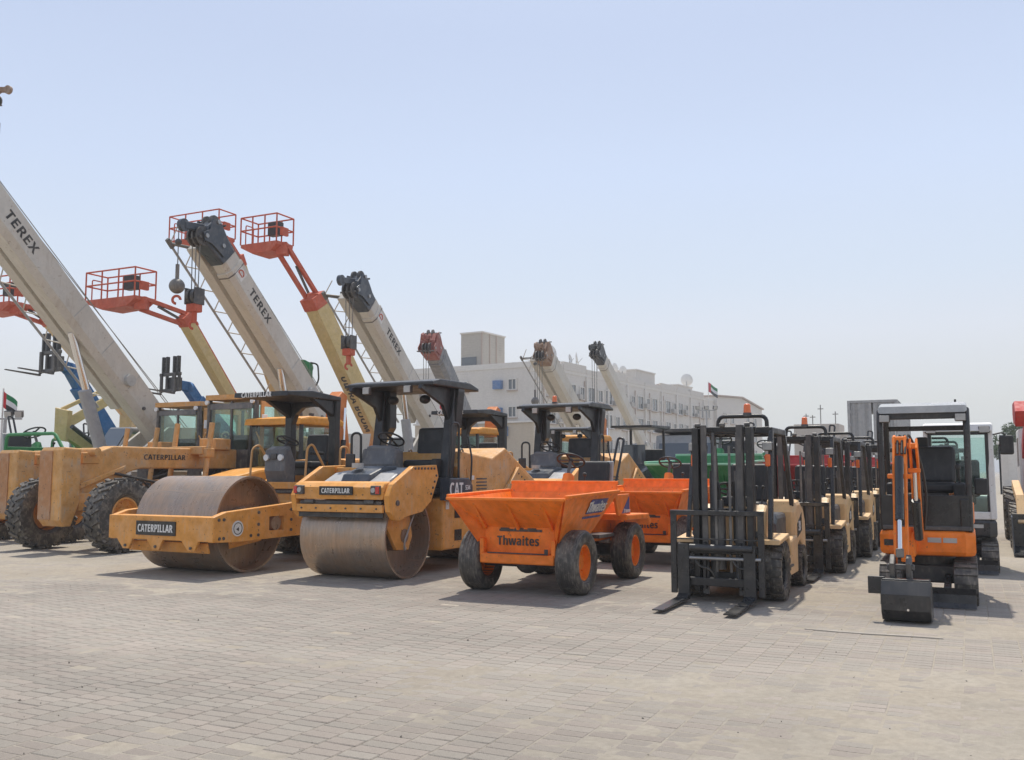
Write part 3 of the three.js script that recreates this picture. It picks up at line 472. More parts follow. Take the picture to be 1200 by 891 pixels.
// ---------------------------------------------------------------- mini excavators (origin: under the middle of the tracks)
function trackG(parent, x, w, L, H) {
  const t = sub('track', parent), r = H / 2, geo = [];
  part('belt', t, M.rubber, PX([...Array(9)].map((_, i) => { const a = -Math.PI / 2 + i / 8 * Math.PI; return [L / 2 - r + Math.cos(a) * r, r + Math.sin(a) * r]; }).concat([...Array(9)].map((_, i) => { const a = Math.PI / 2 + i / 8 * Math.PI; return [-L / 2 + r + Math.cos(a) * r, r + Math.sin(a) * r]; })), x - w / 2, x + w / 2, .012));
  const per = 2 * (L - 2 * r) + 2 * Math.PI * r, n = Math.floor(per / .095);
  for (let i = 0; i < n; i++) { let s = i / n * per, z, y, a; if (s < L - 2 * r) { z = -L / 2 + r + s; y = H; a = 0; } else if ((s -= L - 2 * r) < Math.PI * r) { a = s / r; z = L / 2 - r + Math.sin(a) * r; y = r + Math.cos(a) * r; } else if ((s -= Math.PI * r) < L - 2 * r) { z = L / 2 - r - s; y = 0; a = Math.PI; } else { s -= L - 2 * r; a = Math.PI + s / r; z = -L / 2 + r + Math.sin(a) * r; y = r + Math.cos(a) * r; } if (y > .012) geo.push(mv(b(w * .96, .028, .05), x, y, z, a)); }
  part('tread', t, M.rubber, geo);
  part('track_frame', t, M.dark, B(w * .7, H * .45, L - 2 * r, x + Math.sign(x) * .03, r, 0)); return t;
}
function miniExcavator(label, { body = M.orange, upper = 'canopy', skirt } = {}) {
  const o = thing('mini_excavator', label, 'excavator', 'mini excavators');
  for (const k of [-1, 1]) trackG(o, k * .385, .24, 1.5, .45);
  part('undercarriage', o, M.dark, [B(.6, .2, .7, 0, .30, 0), C(.28, .14, 'y', 0, .46, 0, 28)]);
  const bl = part('blade', o, M.satin, [PX([[.98, .01], [.95, .06], [.945, .15], [.97, .22], [.99, .22], [.965, .15], [.975, .06], [1.01, .01]], -.48, .48, .004)]); for (const k of [-1, 1]) part('blade_arm', bl, M.satin, BR([k * .20, .28, .2], [k * .20, .18, .95], .07, .10));
  // slewing body
  part('body', o, skirt ?? body, [PY([[-.50, -.72], [-.50, .50], [-.40, .60], [.40, .60], [.50, .50], [.50, -.72], [.32, -.92], [-.32, -.92]], .52, .80, .05)]);
  part('vent', o, M.plate, B(.10, .07, .015, -.40, .66, .595)); for (const x of [.08, .24]) part('sticker', o, M.lampGrey, B(.14, .055, .008, x, .70, .601));
  if (upper === 'canopy') {
    part('tail', o, body, PY([[-.48, -.42], [.48, -.42], [.50, -.72], [.32, -.94], [-.32, -.94], [-.50, -.72]], .80, 1.12, .05));
    part('floor', o, M.dark, B(.92, .05, .92, 0, .83, .1)); part('seat_box', o, M.dark, B(.62, .36, .40, .02, 1.0, -.2)); const st = seat(o, .04, 1.28, -.12, .56, .46); part('front_panel', o, M.plate, [B(.94, .40, .03, .0, 1.0, .52), B(.1, .34, .1, .40, 1.0, .50)]);
    for (const k of [-1, 1]) { part('control_arm', o, M.seat, B(.13, .24, .36, k * .36, 1.22, .14, 0, 0, 0, .03)); part('joystick', o, M.seat, [CR([k * .36, 1.34, .22], [k * .35, 1.50, .25], .014), SP(.03, k * .35, 1.52, .25, 1, 1.4, 1)]); }
    part('sun_shade', o, M.lampGrey, [PX([[.56, 2.14], [.54, 2.22], [.3, 2.27], [-.55, 2.27], [-.68, 2.20], [-.66, 2.14]], -.47, .47, .03)]);
    for (const k of [-1, 1]) { part('front_post', o, M.satin, TB([[k * .45, .82, .50], [k * .46, 2.0, .50], [k * .46, 2.17, .44]], .035, .1)); part('rear_post', o, M.satin, TB([[k * .45, .9, -.62], [k * .46, 1.7, -.46], [k * .45, 2.15, -.34]], .035, .3)); part('side_rail', o, M.satin, BR([k * .46, 2.15, .46], [k * .46, 2.15, -.5], .05, .08)); lightBox(o, k * .40, 2.08, .54, .12, .09); }
    part('front_header', o, M.satin, B(.9, .10, .05, 0, 2.12, .49)); part('rear_header', o, M.satin, B(.9, .06, .05, 0, 2.0, -.44)); part('aerial', o, M.hose, C(.012, .05, 'y', .35, 2.29, .1));
    for (const k of [-1, 1]) part('mirror', o, M.seat, B(.14, .19, .04, k > 0 ? .58 : -.05, k > 0 ? 1.30 : 1.80, k > 0 ? .42 : -.5, 0, 0, 0, .02));
  } else {
    part('tail', o, body, PY([[-.48, -.42], [.48, -.42], [.50, -.72], [.32, -.94], [-.32, -.94], [-.50, -.72]], .80, 1.15, .05));
    const c = sub('cab', o), m = M.white;
    for (const k of [-1, 1]) { part('front_pillar', c, m, BR([k * .46, .8, .55], [k * .45, 2.2, .48], .09, .10, V(0, 0, 1))); part('rear_pillar', c, m, BR([k * .46, .8, -.55], [k * .45, 2.2, -.5], .09, .10, V(0, 0, 1))); part('side_window', c, M.glass, b(.012, 1.0, .92, k * .45, 1.62, 0)); part('side_panel', c, m, B(.06, .36, .96, k * .455, .96, 0)); lightBox(c, k * .38, 2.19, .56, .16, .11); }
    part('roof', c, m, PX([[.60, 2.17], [.56, 2.27], [.3, 2.31], [-.5, 2.31], [-.6, 2.24], [-.58, 2.17]], -.5, .5, .03)); part('windscreen', c, M.glass, b(.84, 1.30, .012, 0, 1.50, .52)); part('windscreen_frame', c, M.black, PZ([[-.43, .86], [.43, .86], [.43, 2.16], [-.43, 2.16]], .53, .555, .004, [[[-.38, .92], [-.38, 2.11], [.38, 2.11], [.38, .92]]])); part('rear_window', c, M.glass, b(.84, .8, .012, 0, 1.7, -.52)); part('lower_panel', c, M.white, B(.9, .12, .06, 0, .86, .54));
    seat(o, .05, 1.2, -.15, .5, .5); part('mirror', o, M.seat, B(.20, .30, .06, .68, 1.95, .5, 0, 0, 0, .03)); part('mirror_arm', o, M.hose, TB([[.46, 2.1, .5], [.66, 2.15, .5], [.68, 2.0, .5]], .012));
  }
  return o;
}
function digArm(o, mat, x = -.19) {
  part('king_post', o, mat, [B(.17, .28, .34, x, .66, .70), C(.07, .38, 'y', x, .66, .82)]);
  const prof = [[.76, .70], [.96, .72], [1.22, 1.10], [1.32, 1.52], [1.50, 1.72], [1.42, 1.82], [1.18, 1.60], [1.02, 1.16]];
  const bm = part('boom', o, mat, [PX(prof, x + .150, x + .175, .006), PX(prof, x + .085, x + .110, .006), B(.09, .16, .10, x + .13, 1.40, 1.22), B(.09, .12, .12, x + .13, .78, .90), B(.20, .06, .06, x + .08, 1.74, 1.44)]);
  part('boom_cylinder', o, M.satin, CR([x + .13, .74, 1.0], [x + .13, 1.16, 1.30], .045)); part('boom_rod', o, M.chrome, CR([x + .13, 1.16, 1.30], [x + .13, 1.46, 1.36], .02)); part('cylinder_pin', o, mat, B(.12, .05, .06, x + .13, 1.48, 1.36));
  part('dipper', o, mat, [PX([[1.36, 1.86], [1.50, 1.84], [1.66, 1.55], [1.92, .62], [1.90, .50], [1.82, .50], [1.56, 1.30], [1.40, 1.62]], x - .068, x - .042, .006), PX([[1.36, 1.86], [1.50, 1.84], [1.66, 1.55], [1.92, .62], [1.90, .50], [1.82, .50], [1.56, 1.30], [1.40, 1.62]], x + .042, x + .068, .006), B(.15, .08, .09, x, 1.80, 1.46), B(.14, .14, .06, x, 1.68, 1.50), B(.24, .05, .07, x, 1.42, 1.64)]);
  part('dipper_cylinder', o, M.satin, CR([x, 1.62, 1.66], [x, .98, 1.95], .042)); part('dipper_rod', o, M.chrome, CR([x, .98, 1.95], [x, .62, 2.07], .022)); for (const [dx, k] of [[-.02, 0], [.03, .05], [.07, .1]]) part('hose', o, M.hose, TB([[x + .12 + dx, .85, .95], [x + .16 + dx, 1.2, 1.10 - k], [x + .12 + dx, 1.6, 1.25 - k], [x + dx, 1.92, 1.40], [x + dx * .8, 1.66, 1.60]], .013, .2)); part('cylinder_guard', o, M.rope, B(.075, .09, .05, x, .66, 2.07));
  part('bucket_link', o, M.dark, [PX([[1.84, .38], [1.88, .60], [2.0, .64], [2.14, .56], [2.08, .34]], x - .10, x - .05, .01), PX([[1.84, .38], [1.88, .60], [2.0, .64], [2.14, .56], [2.08, .34]], x + .05, x + .10, .01), B(.26, .06, .06, x, .52, 2.05)]);
  const z0 = .58, bxo = x + .05, pr = [[1.28, .36], [1.62, .40], [1.74, .26], [1.72, .10], [1.62, .02], [1.42, .005], [1.22, .02]].map(p => [p[0] + z0, p[1]]);
  const bk = part('bucket', o, M.satin, [PX([[1.55, .42], [1.66, .40], [1.75, .28], [1.75, .13], [1.67, .03], [1.50, .003], [1.24, .003], [1.24, .02], [1.48, .022], [1.64, .05], [1.72, .15], [1.72, .27], [1.64, .375], [1.55, .39]].map(p => [p[0] + z0, p[1]]), bxo - .22, bxo + .22, .004), PX(pr, bxo - .225, bxo - .208, .004), PX(pr, bxo + .208, bxo + .225, .004), B(.44, .05, .12, bxo, .395, 1.58 + z0)]);
  part('side_cutter', bk, M.satin, B(.16, .17, .03, bxo - .27, .35, 1.60 + z0)); part('rivet', bk, M.chrome, C(.012, .012, 'z', bxo + .02, .14, 1.757 + z0, 8)); for (let i = 0; i < 4; i++) part('tooth', bk, M.dark, B(.06, .03, .12, bxo - .18 + i * .12, .02, 1.20 + z0));
}
// ---------------------------------------------------------------- the front rows
{
  const r1 = singleRoller('ochre single drum roller with a bare steel drum, beside the motor grader wheels');
  place(r1, gp(292, 671), .84, 0, -27.5 * D2R);
  const r2 = copy(r1, 'single drum roller with black canopy parked behind the double drum roller'); r2.position.copy(r1.position).addScaledVector(AZ, -5.7).addScaledVector(AX, .55);
  const t1 = tandemRoller('double drum roller in the front row beside the orange dumper');
  place(t1, gp(478, 678.5), .74, 0);
  const t2 = copy(t1, 'double drum roller with beacon, standing behind the front dumper seat'); t2.position.copy(t1.position).addScaledVector(AZ, -5.6).addScaledVector(AX, .35); beacon(t2, -.08, 2.97, -.85, 1.1);
  const t3 = copy(t1, 'double drum roller farther back, its black canopy inside the outline of another canopy'); place(t3, wp(672, 552, 31).setY(0), 0, -1.3);
  const d1 = siteDumper('orange site dumper with empty skip at the head of the yard'); place(d1, gp(676, 697), .68, 0);
  const d2 = copy(d1, 'orange site dumper behind the load guard of the front forklift'); d2.position.copy(d1.position).addScaledVector(AZ, -4.2).addScaledVector(AX, .25);
  const f1 = forklift('tan forklift with black mast at the head of the forklift file'); place(f1, gp(908, 704), .50, .06);
  const fl = ['tan forklift with amber beacon, second from the head of the file', 'tan forklift third in the file, its hoop before the grey container', 'forklift fourth in the file, mostly hidden by the ones before it', 'forklift at the tail of the file, only its mast and guard show'];
  const spots = [[3.55, .27], [6.5, .38], [9.3, .5], [12.2, .62]];
  const fs = fl.map((l, i) => { const c = copy(f1, l); c.position.copy(f1.position).addScaledVector(AZ, -spots[i][0]).addScaledVector(AX, spots[i][1]); return c; });
  [['forklift in the next file, half hidden by the orange excavator', 10.2, 1.95], ['forklift in the next file behind another, beyond the orange excavator', 13.4, 2.1]].forEach(([l, d, a]) => { const c = copy(f1, l); c.position.copy(f1.position).addScaledVector(AZ, -d).addScaledVector(AX, a); });
  beacon(f1, .06, 2.29, -.74, 1); beacon(fs[0], -.02, 2.29, -.74, 1);
  const e1 = miniExcavator('orange mini excavator with a white topped canopy and black bucket'); digArm(e1, M.orange); e1.scale.setScalar(1.05); place(e1, gp(1145, 715), .50, 1.0, -26 * D2R);
  const e2 = miniExcavator('white mini excavator with enclosed glazed cab behind the orange one', { body: M.white, skirt: M.satin, upper: 'cab' }); place(e2, gp(1172, 672), .50, .6);
}
// ---------------------------------------------------------------- motor graders (origin: under the front axle)
function grader(label) {
  const o = thing('motor_grader', label, 'grader', 'motor graders');
  for (const s of [-1, 1]) { wheel(o, { R: .71, w: .42, rim: .48, x: s * 1.08, z: 0, mat: M.cat, tread: 'bar', out: s, yaw: .05 }); for (const z of [-5.3, -6.9]) wheel(o, { R: .71, w: .42, rim: .48, x: s * 1.0, z, mat: M.cat, tread: 'bar', out: s }); part('tandem_case', o, M.catOld, B(.25, .5, 2.3, s * .68, .72, -6.1)); }
  part('front_axle', o, M.catOld, [B(1.8, .2, .26, 0, .78, 0), B(.5, .34, .5, 0, .95, 0)]);
  for (const s of [-1, 1]) part('knuckle', o, M.catOld, [C(.16, .3, 'x', s * .84, .72, 0), B(.16, .5, .2, s * .8, .78, 0)]);
  const fr = part('frame_beam', o, M.catOld, PX([[.24, .92], [.24, 1.62], [.1, 1.70], [-.25, 1.94], [-.6, 2.05], [-4.7, 2.05], [-4.7, 1.60], [-1.3, 1.60], [-1.0, 1.52], [-.55, 1.22], [-.1, 1.0], [.1, .88]], -.17, .17, .03));
  part('lettering', fr, M.letterBlack, mv(textG('CATERPILLAR', .11, 1.2), .175, 1.84, -1.95, 0, Math.PI / 2));
  for (const s of [-1, 1]) part('frame_flange', fr, M.catOld, PX([[.22, 1.20], [.22, 1.30], [-.85, 1.66], [-.85, 1.58]], s * .20 - .04, s * .20 + .04, .01));
  part('push_block', o, M.catOld, [PX([[.28, .95], [.28, 1.98], [.66, 2.0], [.70, 1.94], [.70, .62], [.60, .50], [.45, .50]], -.30, .32, .03)]); part('push_face', o, M.catRust, B(.34, 1.30, .03, -.12, 1.28, .708));
  part('pump_housing', o, M.catOld, [B(.40, .22, .4, 0, 1.80, -.05), C(.08, .5, 'x', .12, 1.92, -.05)]);
  part('draft_link', o, M.catOld, BR([0, .95, -.1], [0, .80, -2.2], .2, .2)); part('circle', o, M.catRust, [TO(.75, .08, 0, .78, -2.5, Math.PI / 2), B(1.2, .12, .3, 0, .82, -2.5)]);
  part('moldboard', o, M.catRust, PX([[-2.45, .15], [-2.52, .42], [-2.46, .72], [-2.43, .72], [-2.48, .42], [-2.42, .15]], -1.75, 1.75, .004));
  for (const s of [-1, 1]) { part('blade_cylinder', o, M.catOld, CR([s * .52, 1.25, -2.75], [s * .52, 2.62, -2.95], .06)); part('blade_rod', o, M.chrome, CR([s * .52, .85, -2.7], [s * .52, 1.26, -2.75], .035)); part('cylinder_collar', o, M.catOld, B(.24, .2, .24, s * .48, 1.95, -2.85)); }
  part('saddle', o, M.catOld, B(1.0, .18, .35, 0, 2.0, -2.86)); part('side_shift_cylinder', o, M.black, CR([.2, 1.5, -3.0], [.9, .9, -2.4], .055)); part('hydraulic_hose', o, M.hose, TB([[.22, 1.5, -.6], [.26, 1.35, -1.4], [.3, 1.2, -2.2], [.3, 1.5, -3.6]], .03, .3));
  for (const [x, y, k] of [[.22, .95, 0], [-.3, 1.0, .2], [.1, .85, .4], [-.5, .9, .1]]) part('hydraulic_hose', o, M.hose, TB([[x, y + .5, -1.0 - k], [x + .12, y, -1.6 - k], [x - .1, y - .25, -2.3], [x, y + .1, -3.2 - k], [x * .5, 1.7, -4.0]], .022, .4));
  part('draft_frame', o, M.catRust, [BR([-.1, .9, -.4], [-.7, .85, -2.2], .14, .16), BR([.1, .9, -.4], [.7, .85, -2.2], .14, .16)]); part('swing_bar', o, M.catRust, B(1.5, .16, .2, 0, 1.25, -3.1)); part('tool_box', o, M.dark, B(.5, .4, .6, -.5, 1.5, -3.8));
  part('valve_block', o, M.catOld, B(.5, .26, .5, 0, 2.16, -3.6));
  const c = sub('cab', o), z0 = -4.15, z1 = -5.75;
  part('cab_roof', c, M.catOld, PX([[z0 + .08, 3.24], [z0 + .08, 3.36], [z1 - .05, 3.40], [z1 - .05, 3.24]], -.80, .80, .02));
  for (const s of [-1, 1]) { for (const [z, m] of [[z0, M.dark], [z1, M.dark]]) part('cab_pillar', c, m, BR([s * .74, 1.5, z], [s * .72, 3.25, z - .0], .09, .10, V(0, 0, 1))); part('side_window', c, M.glass, b(.012, 1.05, 1.45, s * .72, 2.65, (z0 + z1) / 2)); part('door_frame', c, M.catOld, PX([[z0 - .1, 1.55], [z0 - .1, 3.2], [z1 + .1, 3.2], [z1 + .1, 1.55]], s * .765 - .02, s * .765 + .02, .01, [[[z0 - .2, 1.7], [z0 - .2, 3.08], [z1 + .2, 3.08], [z1 + .2, 1.7]]])); part('roof_light', c, M.lamp, C(.055, .05, 'z', s * .70, 3.18, z0 + .12, 16)); }
  part('windscreen', c, M.glass, b(1.4, 1.15, .012, 0, 2.60, z0 + .01)); part('sun_visor', c, M.console, B(1.3, .14, .03, 0, 3.08, z0 + .05)); part('windscreen_post', c, M.dark, B(.06, 1.2, .05, 0, 2.6, z0 + .03)); part('front_panel', c, M.dark, B(1.4, .5, .05, 0, 1.80, z0)); part('rear_window', c, M.glass, b(1.4, 1.1, .012, 0, 2.65, z1)); seat(c, 0, 2.15, -5.1, .5, .7); part('console', c, M.dark, B(.5, .8, .3, 0, 2.0, -4.5));
  part('engine_hood', o, M.catOld, PX([[z1 - .05, 1.2], [z1 - .05, 2.45], [-8.2, 2.30], [-8.4, 1.2]], -.58, .58, .05)); part('exhaust', o, M.dark, C(.07, .7, 'y', .25, 2.7, -6.8)); part('mirror', o, M.lamp, B(.05, .22, .16, .98, 2.75, z0)); part('mirror_arm', o, M.dark, BR([.76, 2.75, z0], [.98, 2.75, z0], .02, .02));
  for (const s of [-1, 1]) rail(o, [[s * .85, 1.3, z0 - .1], [s * .88, 2.3, z0 + .05], [s * .78, 2.45, z0 + .05]], .02, M.catOld);
  return o;
}
{
  const g1 = grader('motor grader whose rusty push block stands before the drum roller'); place(g1, gp(138, 648), 1.08, 0);
  const g2 = copy(g1, 'motor grader standing farther from the rollers than its twin'); g2.position.copy(g1.position).addScaledVector(AX, -3.05).addScaledVector(AZ, -1.3);
}
// ---------------------------------------------------------------- backhoe loaders (origin: under the rear axle)
function backhoe(label) {
  const o = thing('backhoe_loader', label, 'backhoe', 'backhoe loaders'), Y = M.jcb;
  for (const s of [-1, 1]) { wheel(o, { R: .74, w: .42, x: s * .85, z: 0, mat: M.white, tread: 'bar', out: s }); wheel(o, { R: .48, w: .34, x: s * .85, z: 2.15, mat: M.white, tread: 'bar', out: s }); part('loader_arm', o, Y, PX([[.75, 1.35], [.75, 1.55], [2.3, 1.2], [3.3, .5], [3.25, .35], [2.2, 1.0]], s * .62 - .06, s * .62 + .06)); part('loader_ram', o, M.black, CR([s * .5, .9, 1.0], [s * .5, 1.25, 2.2], .06)); part('fender', o, Y, PX([[.75, 1.2], [.6, 1.55], [-.6, 1.55], [-.8, 1.1], [-.5, 1.42], [.5, 1.42]], s * .78 - .2, s * .78 + .2)); }
  part('chassis', o, M.dark, B(.8, .4, 3.6, 0, .75, 1.0)); part('bonnet', o, Y, PX([[.75, .9], [.75, 1.65], [1.6, 1.58], [2.75, 1.36], [2.85, .9]], -.42, .42, .06)); part('grille', o, M.plate, B(.6, .3, .02, 0, 1.1, 2.86)); part('loader_bucket', o, M.satin, PX([[3.3, .2], [3.25, .55], [3.7, .85], [3.35, .62], [3.4, .2], [4.0, .12], [4.0, .1], [3.4, .1]], -1.1, 1.1, .01));
  const c = sub('cab', o);
  for (const s of [-1, 1]) { for (const z of [.65, -.8]) part('cab_pillar', c, M.black, BR([s * .76, 1.3, z], [s * .72, 2.62, z * .92], .07, .09, V(0, 0, 1))); part('side_window', c, M.glass, b(.012, 1.15, 1.3, s * .73, 1.98, -.05)); part('lower_panel', c, Y, B(.06, .3, 1.3, s * .75, 1.3, -.05)); }
  part('windscreen', c, M.glass, b(1.4, 1.15, .012, 0, 1.98, .63)); part('rear_window', c, M.glass, b(1.4, 1.15, .012, 0, 1.98, -.75)); part('cab_roof', c, Y, PX([[.78, 2.60], [.74, 2.74], [.4, 2.80], [-.7, 2.80], [-.9, 2.72], [-.88, 2.60]], -.82, .82, .05)); seat(c, 0, 1.5, -.1); part('dashboard', c, M.seat, B(.6, .6, .25, 0, 1.5, .5)); steering(c, 0, 1.92, .3);
  part('rear_frame', o, M.black, B(2.0, .35, .25, 0, .9, -1.05)); part('king_post', o, M.jcbOrange, B(.4, .8, .35, .2, 1.0, -1.3));
  part('boom', o, M.jcbOrange, PX([[-1.15, 1.2], [-1.05, 1.9], [-1.22, 2.7], [-1.28, 3.38], [-1.46, 3.52], [-1.66, 3.42], [-1.62, 3.0], [-1.52, 2.5], [-1.45, 1.9], [-1.5, 1.2]], -.02, .34, .03)); part('boom_ram', o, M.black, CR([.50, 1.3, -1.2], [.46, 2.3, -1.35], .065)); part('boom_rod', o, M.chrome, CR([.46, 2.3, -1.35], [.42, 3.1, -1.45], .035));
  part('dipper', o, M.jcbOrange, PX([[-1.5, 3.1], [-1.65, 3.2], [-1.95, 1.5], [-1.8, .9], [-1.7, 1.2]], .12, .30, .03)); part('hoe_bucket', o, M.satin, PX([[-1.5, .6], [-1.9, .95], [-2.1, .6], [-1.9, .25], [-1.6, .3], [-1.85, .35], [-2.0, .6], [-1.88, .85]], -.1, .55, .005));
  return o;
}
{
  const b1 = backhoe('yellow backhoe loader with raised orange boom behind the drum roller canopy'); place(b1, wp(360, 552, 22.2).setY(0), .2, -.3);
  const b2 = copy(b1, 'yellow backhoe loader with orange boom, seen past the double drum roller canopy'); place(b2, wp(545, 552, 27.5).setY(0), 0, 0);
  const b3 = copy(b1, 'backhoe loader seen through the rear double drum roller canopies'); place(b3, wp(682, 552, 33).setY(0), 0, 0);
}
// ---------------------------------------------------------------- telescopic cranes
function crane(label, P, Q, { bw = .52, bh = .68, paintM = M.cream, text = 'TEREX', head = M.navy, jib = true, cab = true, drop = 2.2, ball = true, blockM = M.jlg, cyl = true, ts = .36, tz = 1.75 } = {}) {
  const o = thing('telescopic_crane', label, 'crane', 'telescopic cranes'), dx = Q.x - P.x, dz = Q.z - P.z, yaw = Math.atan2(dx, dz), al = Math.atan2(Q.y - P.y, Math.hypot(dx, dz)), L = P.distanceTo(Q);
  o.position.set(P.x, 0, P.z); o.rotation.y = yaw;
  const X4 = new THREE.Matrix4().makeRotationX(-al).setPosition(0, P.y, 0), F = gs => (Array.isArray(gs) ? gs : [gs]).map(g => g.applyMatrix4(X4)), at = (x, y, z) => V(x, y, z).applyMatrix4(X4);
  const hw = bw / 2, hh = bh / 2, Lh = L - 1.0;
  const sec = (w, h, z0, z1) => PZ([[-w, h], [w, h], [w, -h * .55], [w * .62, -h], [-w * .62, -h], [-w, -h * .55]], z0, z1, .015);
  const bm = part('boom', o, paintM, F(sec(hw, hh, -.9, Lh - .35)));
  part('boom_inner_section', bm, paintM, F([sec(hw * .92, hh * .92, Lh - .36, Lh - .05), sec(hw * 1.02, hh * 1.02, Lh - .45, Lh - .33)]));
  for (let z = .8; z < Lh - 3.2; z += 1.25) part('seam', bm, M.lampGrey, F(b(bw + .012, bh * .72, .022, 0, bh * .13, z)));
  part('boom_foot', o, paintM, F(B(bw * 1.25, bh * .9, 1.2, 0, -.1, -.6)));
  const ang = (g, x, y, z) => F(mv(g, x, y, z, 0, Math.PI / 2));
  if (text) { part('lettering', bm, M.letterBlack, ang(textG(text, bh * ts, 1.15), hw + .003, bh * .08, Lh - tz)); const e = part('emblem', bm, M.white, ang(b(bh * .5, bh * .5, .006), hw + .004, bh * .08, Lh - .62)); part('emblem_mark', e, M.jlg, ang(mergeGeometries([TO(bh * .15, .018, 0, 0, 0, 0, 0, Math.PI * 1.2), b(bh * .3, .03, .01, 0, -.04, 0)]), hw + .010, bh * .08, Lh - .62)); }
  part('hydraulic_cap', bm, M.lampGrey, F(C(.16, .12, 'x', hw + .05, 0, 2.2, 20))); part('pin', bm, M.dark, F(C(.05, .04, 'x', hw + .02, -hh * .4, 1.3, 12)));
  const hd = part('boom_head', o, head, [...F([PX([[Lh - .08, hh * .95], [L - .25, hh * 1.1], [L + .02, hh * .75], [L + .05, -hh * .2], [L - .2, -hh * 1.3], [Lh - .05, -hh * .9]], -hw * .92, hw * .92, .05)])]);
  for (const x of [-.16, 0, .16]) part('sheave', hd, M.dark, F(C(.26, .06, 'x', x, -hh * .95, L - .10, 22))); for (const x of [-.12, .12]) part('sheave', hd, M.dark, F(C(.2, .06, 'x', x, hh * .9, L - .08, 20)));
  part('nose_arm', hd, head, [BR(at(0, hh * .7, L - .25), at(0, hh * .7, L - .25).add(V(0, -.12, 1.05)), .16, .2), C(.17, .12, 'x', ...at(0, hh * .7, L - .25).add(V(0, -.12, 1.05)).toArray(), 20), BR(at(0, -hh * .6, L - .1), at(0, hh * .7, L - .25).add(V(0, -.14, .7)), .1, .1)]);
  for (const s of [-1, 1]) { const hp = part('head_plate', hd, head, F(PX([[Lh + .05, hh * .5], [L - .5, hh * .9], [L - .1, hh * 1.15], [L + .1, hh * .6], [L - .05, -hh * .3], [L + .03, -hh * 1.0], [L - .15, -hh * 1.35], [L - .38, -hh * .9], [Lh + .1, -hh * .55]], s * (hw + .01) - .02, s * (hw + .01) + .02, .006))); for (const [y, z] of [[hh * .9, L - .08], [-hh * .95, L - .10], [0, Lh + .35]]) part('pin', hp, M.steel, F(C(.06, .06, 'x', s * (hw + .03), y, z, 12))); }
  part('rope_guide', hd, M.dark, F([C(.03, bw * 1.1, 'x', 0, hh * 1.35, L - .3, 8), C(.03, bw * 1.1, 'x', 0, -hh * 1.45, L - .02, 8)])); part('wear_band', bm, M.rope, F(sec(hw * 1.03, hh * 1.03, Lh - .50, Lh - .455)));
  // ropes, hook block and ball
  const tip = at(0, -hh * 1.3, L - .1), nose = at(0, hh * .7, L - .25).add(V(0, -.14, 1.20));
  for (const x of [-.14, .0, .14]) part('rope', o, M.rope, CR([tip.x + x, tip.y, tip.z], [tip.x + x * .8, tip.y - drop, tip.z], .014, .014, 6));
  const hb = part('hook_block', o, M.dark, [C(.21, .10, 'x', -.09, tip.y - drop, tip.z, 22), C(.21, .10, 'x', .09, tip.y - drop, tip.z, 22), B(.04, .44, .36, -.165, tip.y - drop, tip.z), B(.04, .44, .36, .165, tip.y - drop, tip.z)]);
  part('block_shackle', hb, blockM, [B(.32, .22, .28, 0, tip.y - drop - .31, tip.z), C(.08, .3, 'y', 0, tip.y - drop - .55, tip.z)]); part('hook', hb, blockM, TO(.10, .035, 0, tip.y - drop - .76, tip.z, 0, .6, 4.6));
  if (ball) { part('ball_rope', o, M.rope, CR([nose.x, nose.y, nose.z], [nose.x, nose.y - drop * .78, nose.z], .014, .014, 6)); const bl = part('headache_ball', o, M.rope, [SP(.20, nose.x, nose.y - drop * .78 - .42, nose.z), C(.05, .5, 'y', nose.x, nose.y - drop * .78 - .1, nose.z)]); part('hook', bl, blockM, TO(.1, .035, nose.x, nose.y - drop * .78 - .78, nose.z, 0, .5, 4.6)); part('limit_weight', o, M.dark, SP(.09, nose.x, nose.y - drop * .3, nose.z)); }
  part('hoist_rope', o, M.rope, CR(at(.1, hh * 1.3, L - .2), at(.1, hh * 1.9, -1.2), .012, .012, 6)); part('hoist_rope', o, M.rope, CR(at(-.1, hh * 1.3, L - .2), at(-.1, hh * 2.6, -1.6), .012, .012, 6));
  if (jib) { // swing-away lattice jib stowed along the boom
    const jx = -hw - .34, A = Math.min(L * .85, 9), z0 = L - A; const ch = [[jx + .12, -.22], [jx - .34, -.05]], up = .0;
    part('jib_box', o, paintM, F(B(.34, .34, A * .94, jx + .1, -hh * .5, z0 + A * .47)));
    part('jib_chord', o, M.grey, F(CR([jx - .30, -hh * .5 - .28, z0 + .2], [jx - .34, -hh * .5 - .30, L - .1], .035)));
    for (let i = 0; i < 9; i++) { const za = z0 + .3 + i * A / 9, zb = za + A / 18, zc = za + A / 9; part('jib_lacing', o, paintM, F([CR([jx, -hh * .5, za], [jx - .31, -hh * .5 - .29, zb], .018, .018, 6), CR([jx - .31, -hh * .5 - .29, zb], [jx, -hh * .5, zc - .05], .018, .018, 6)])); }
    part('jib_head', o, M.rope, F([B(.1, .12, .3, jx - .33, -hh * .5 - .3, L - .1), BR([jx, -hh * .5, L - .5], [jx - .33, -hh * .5 - .3, L - .1], .07, .07)]));
  }
  if (cyl) { part('lift_cylinder', o, paintM === M.cream ? M.grey : paintM, CR([0, 1.45, 1.9], at(0, -hh * 1.4, L * .40).lerp(V(0, 1.45, 1.9), .35), .17)); part('lift_rod', o, M.chrome, CR([0, 1.45, 1.9], at(0, -hh * .9, L * .42), .10)); }
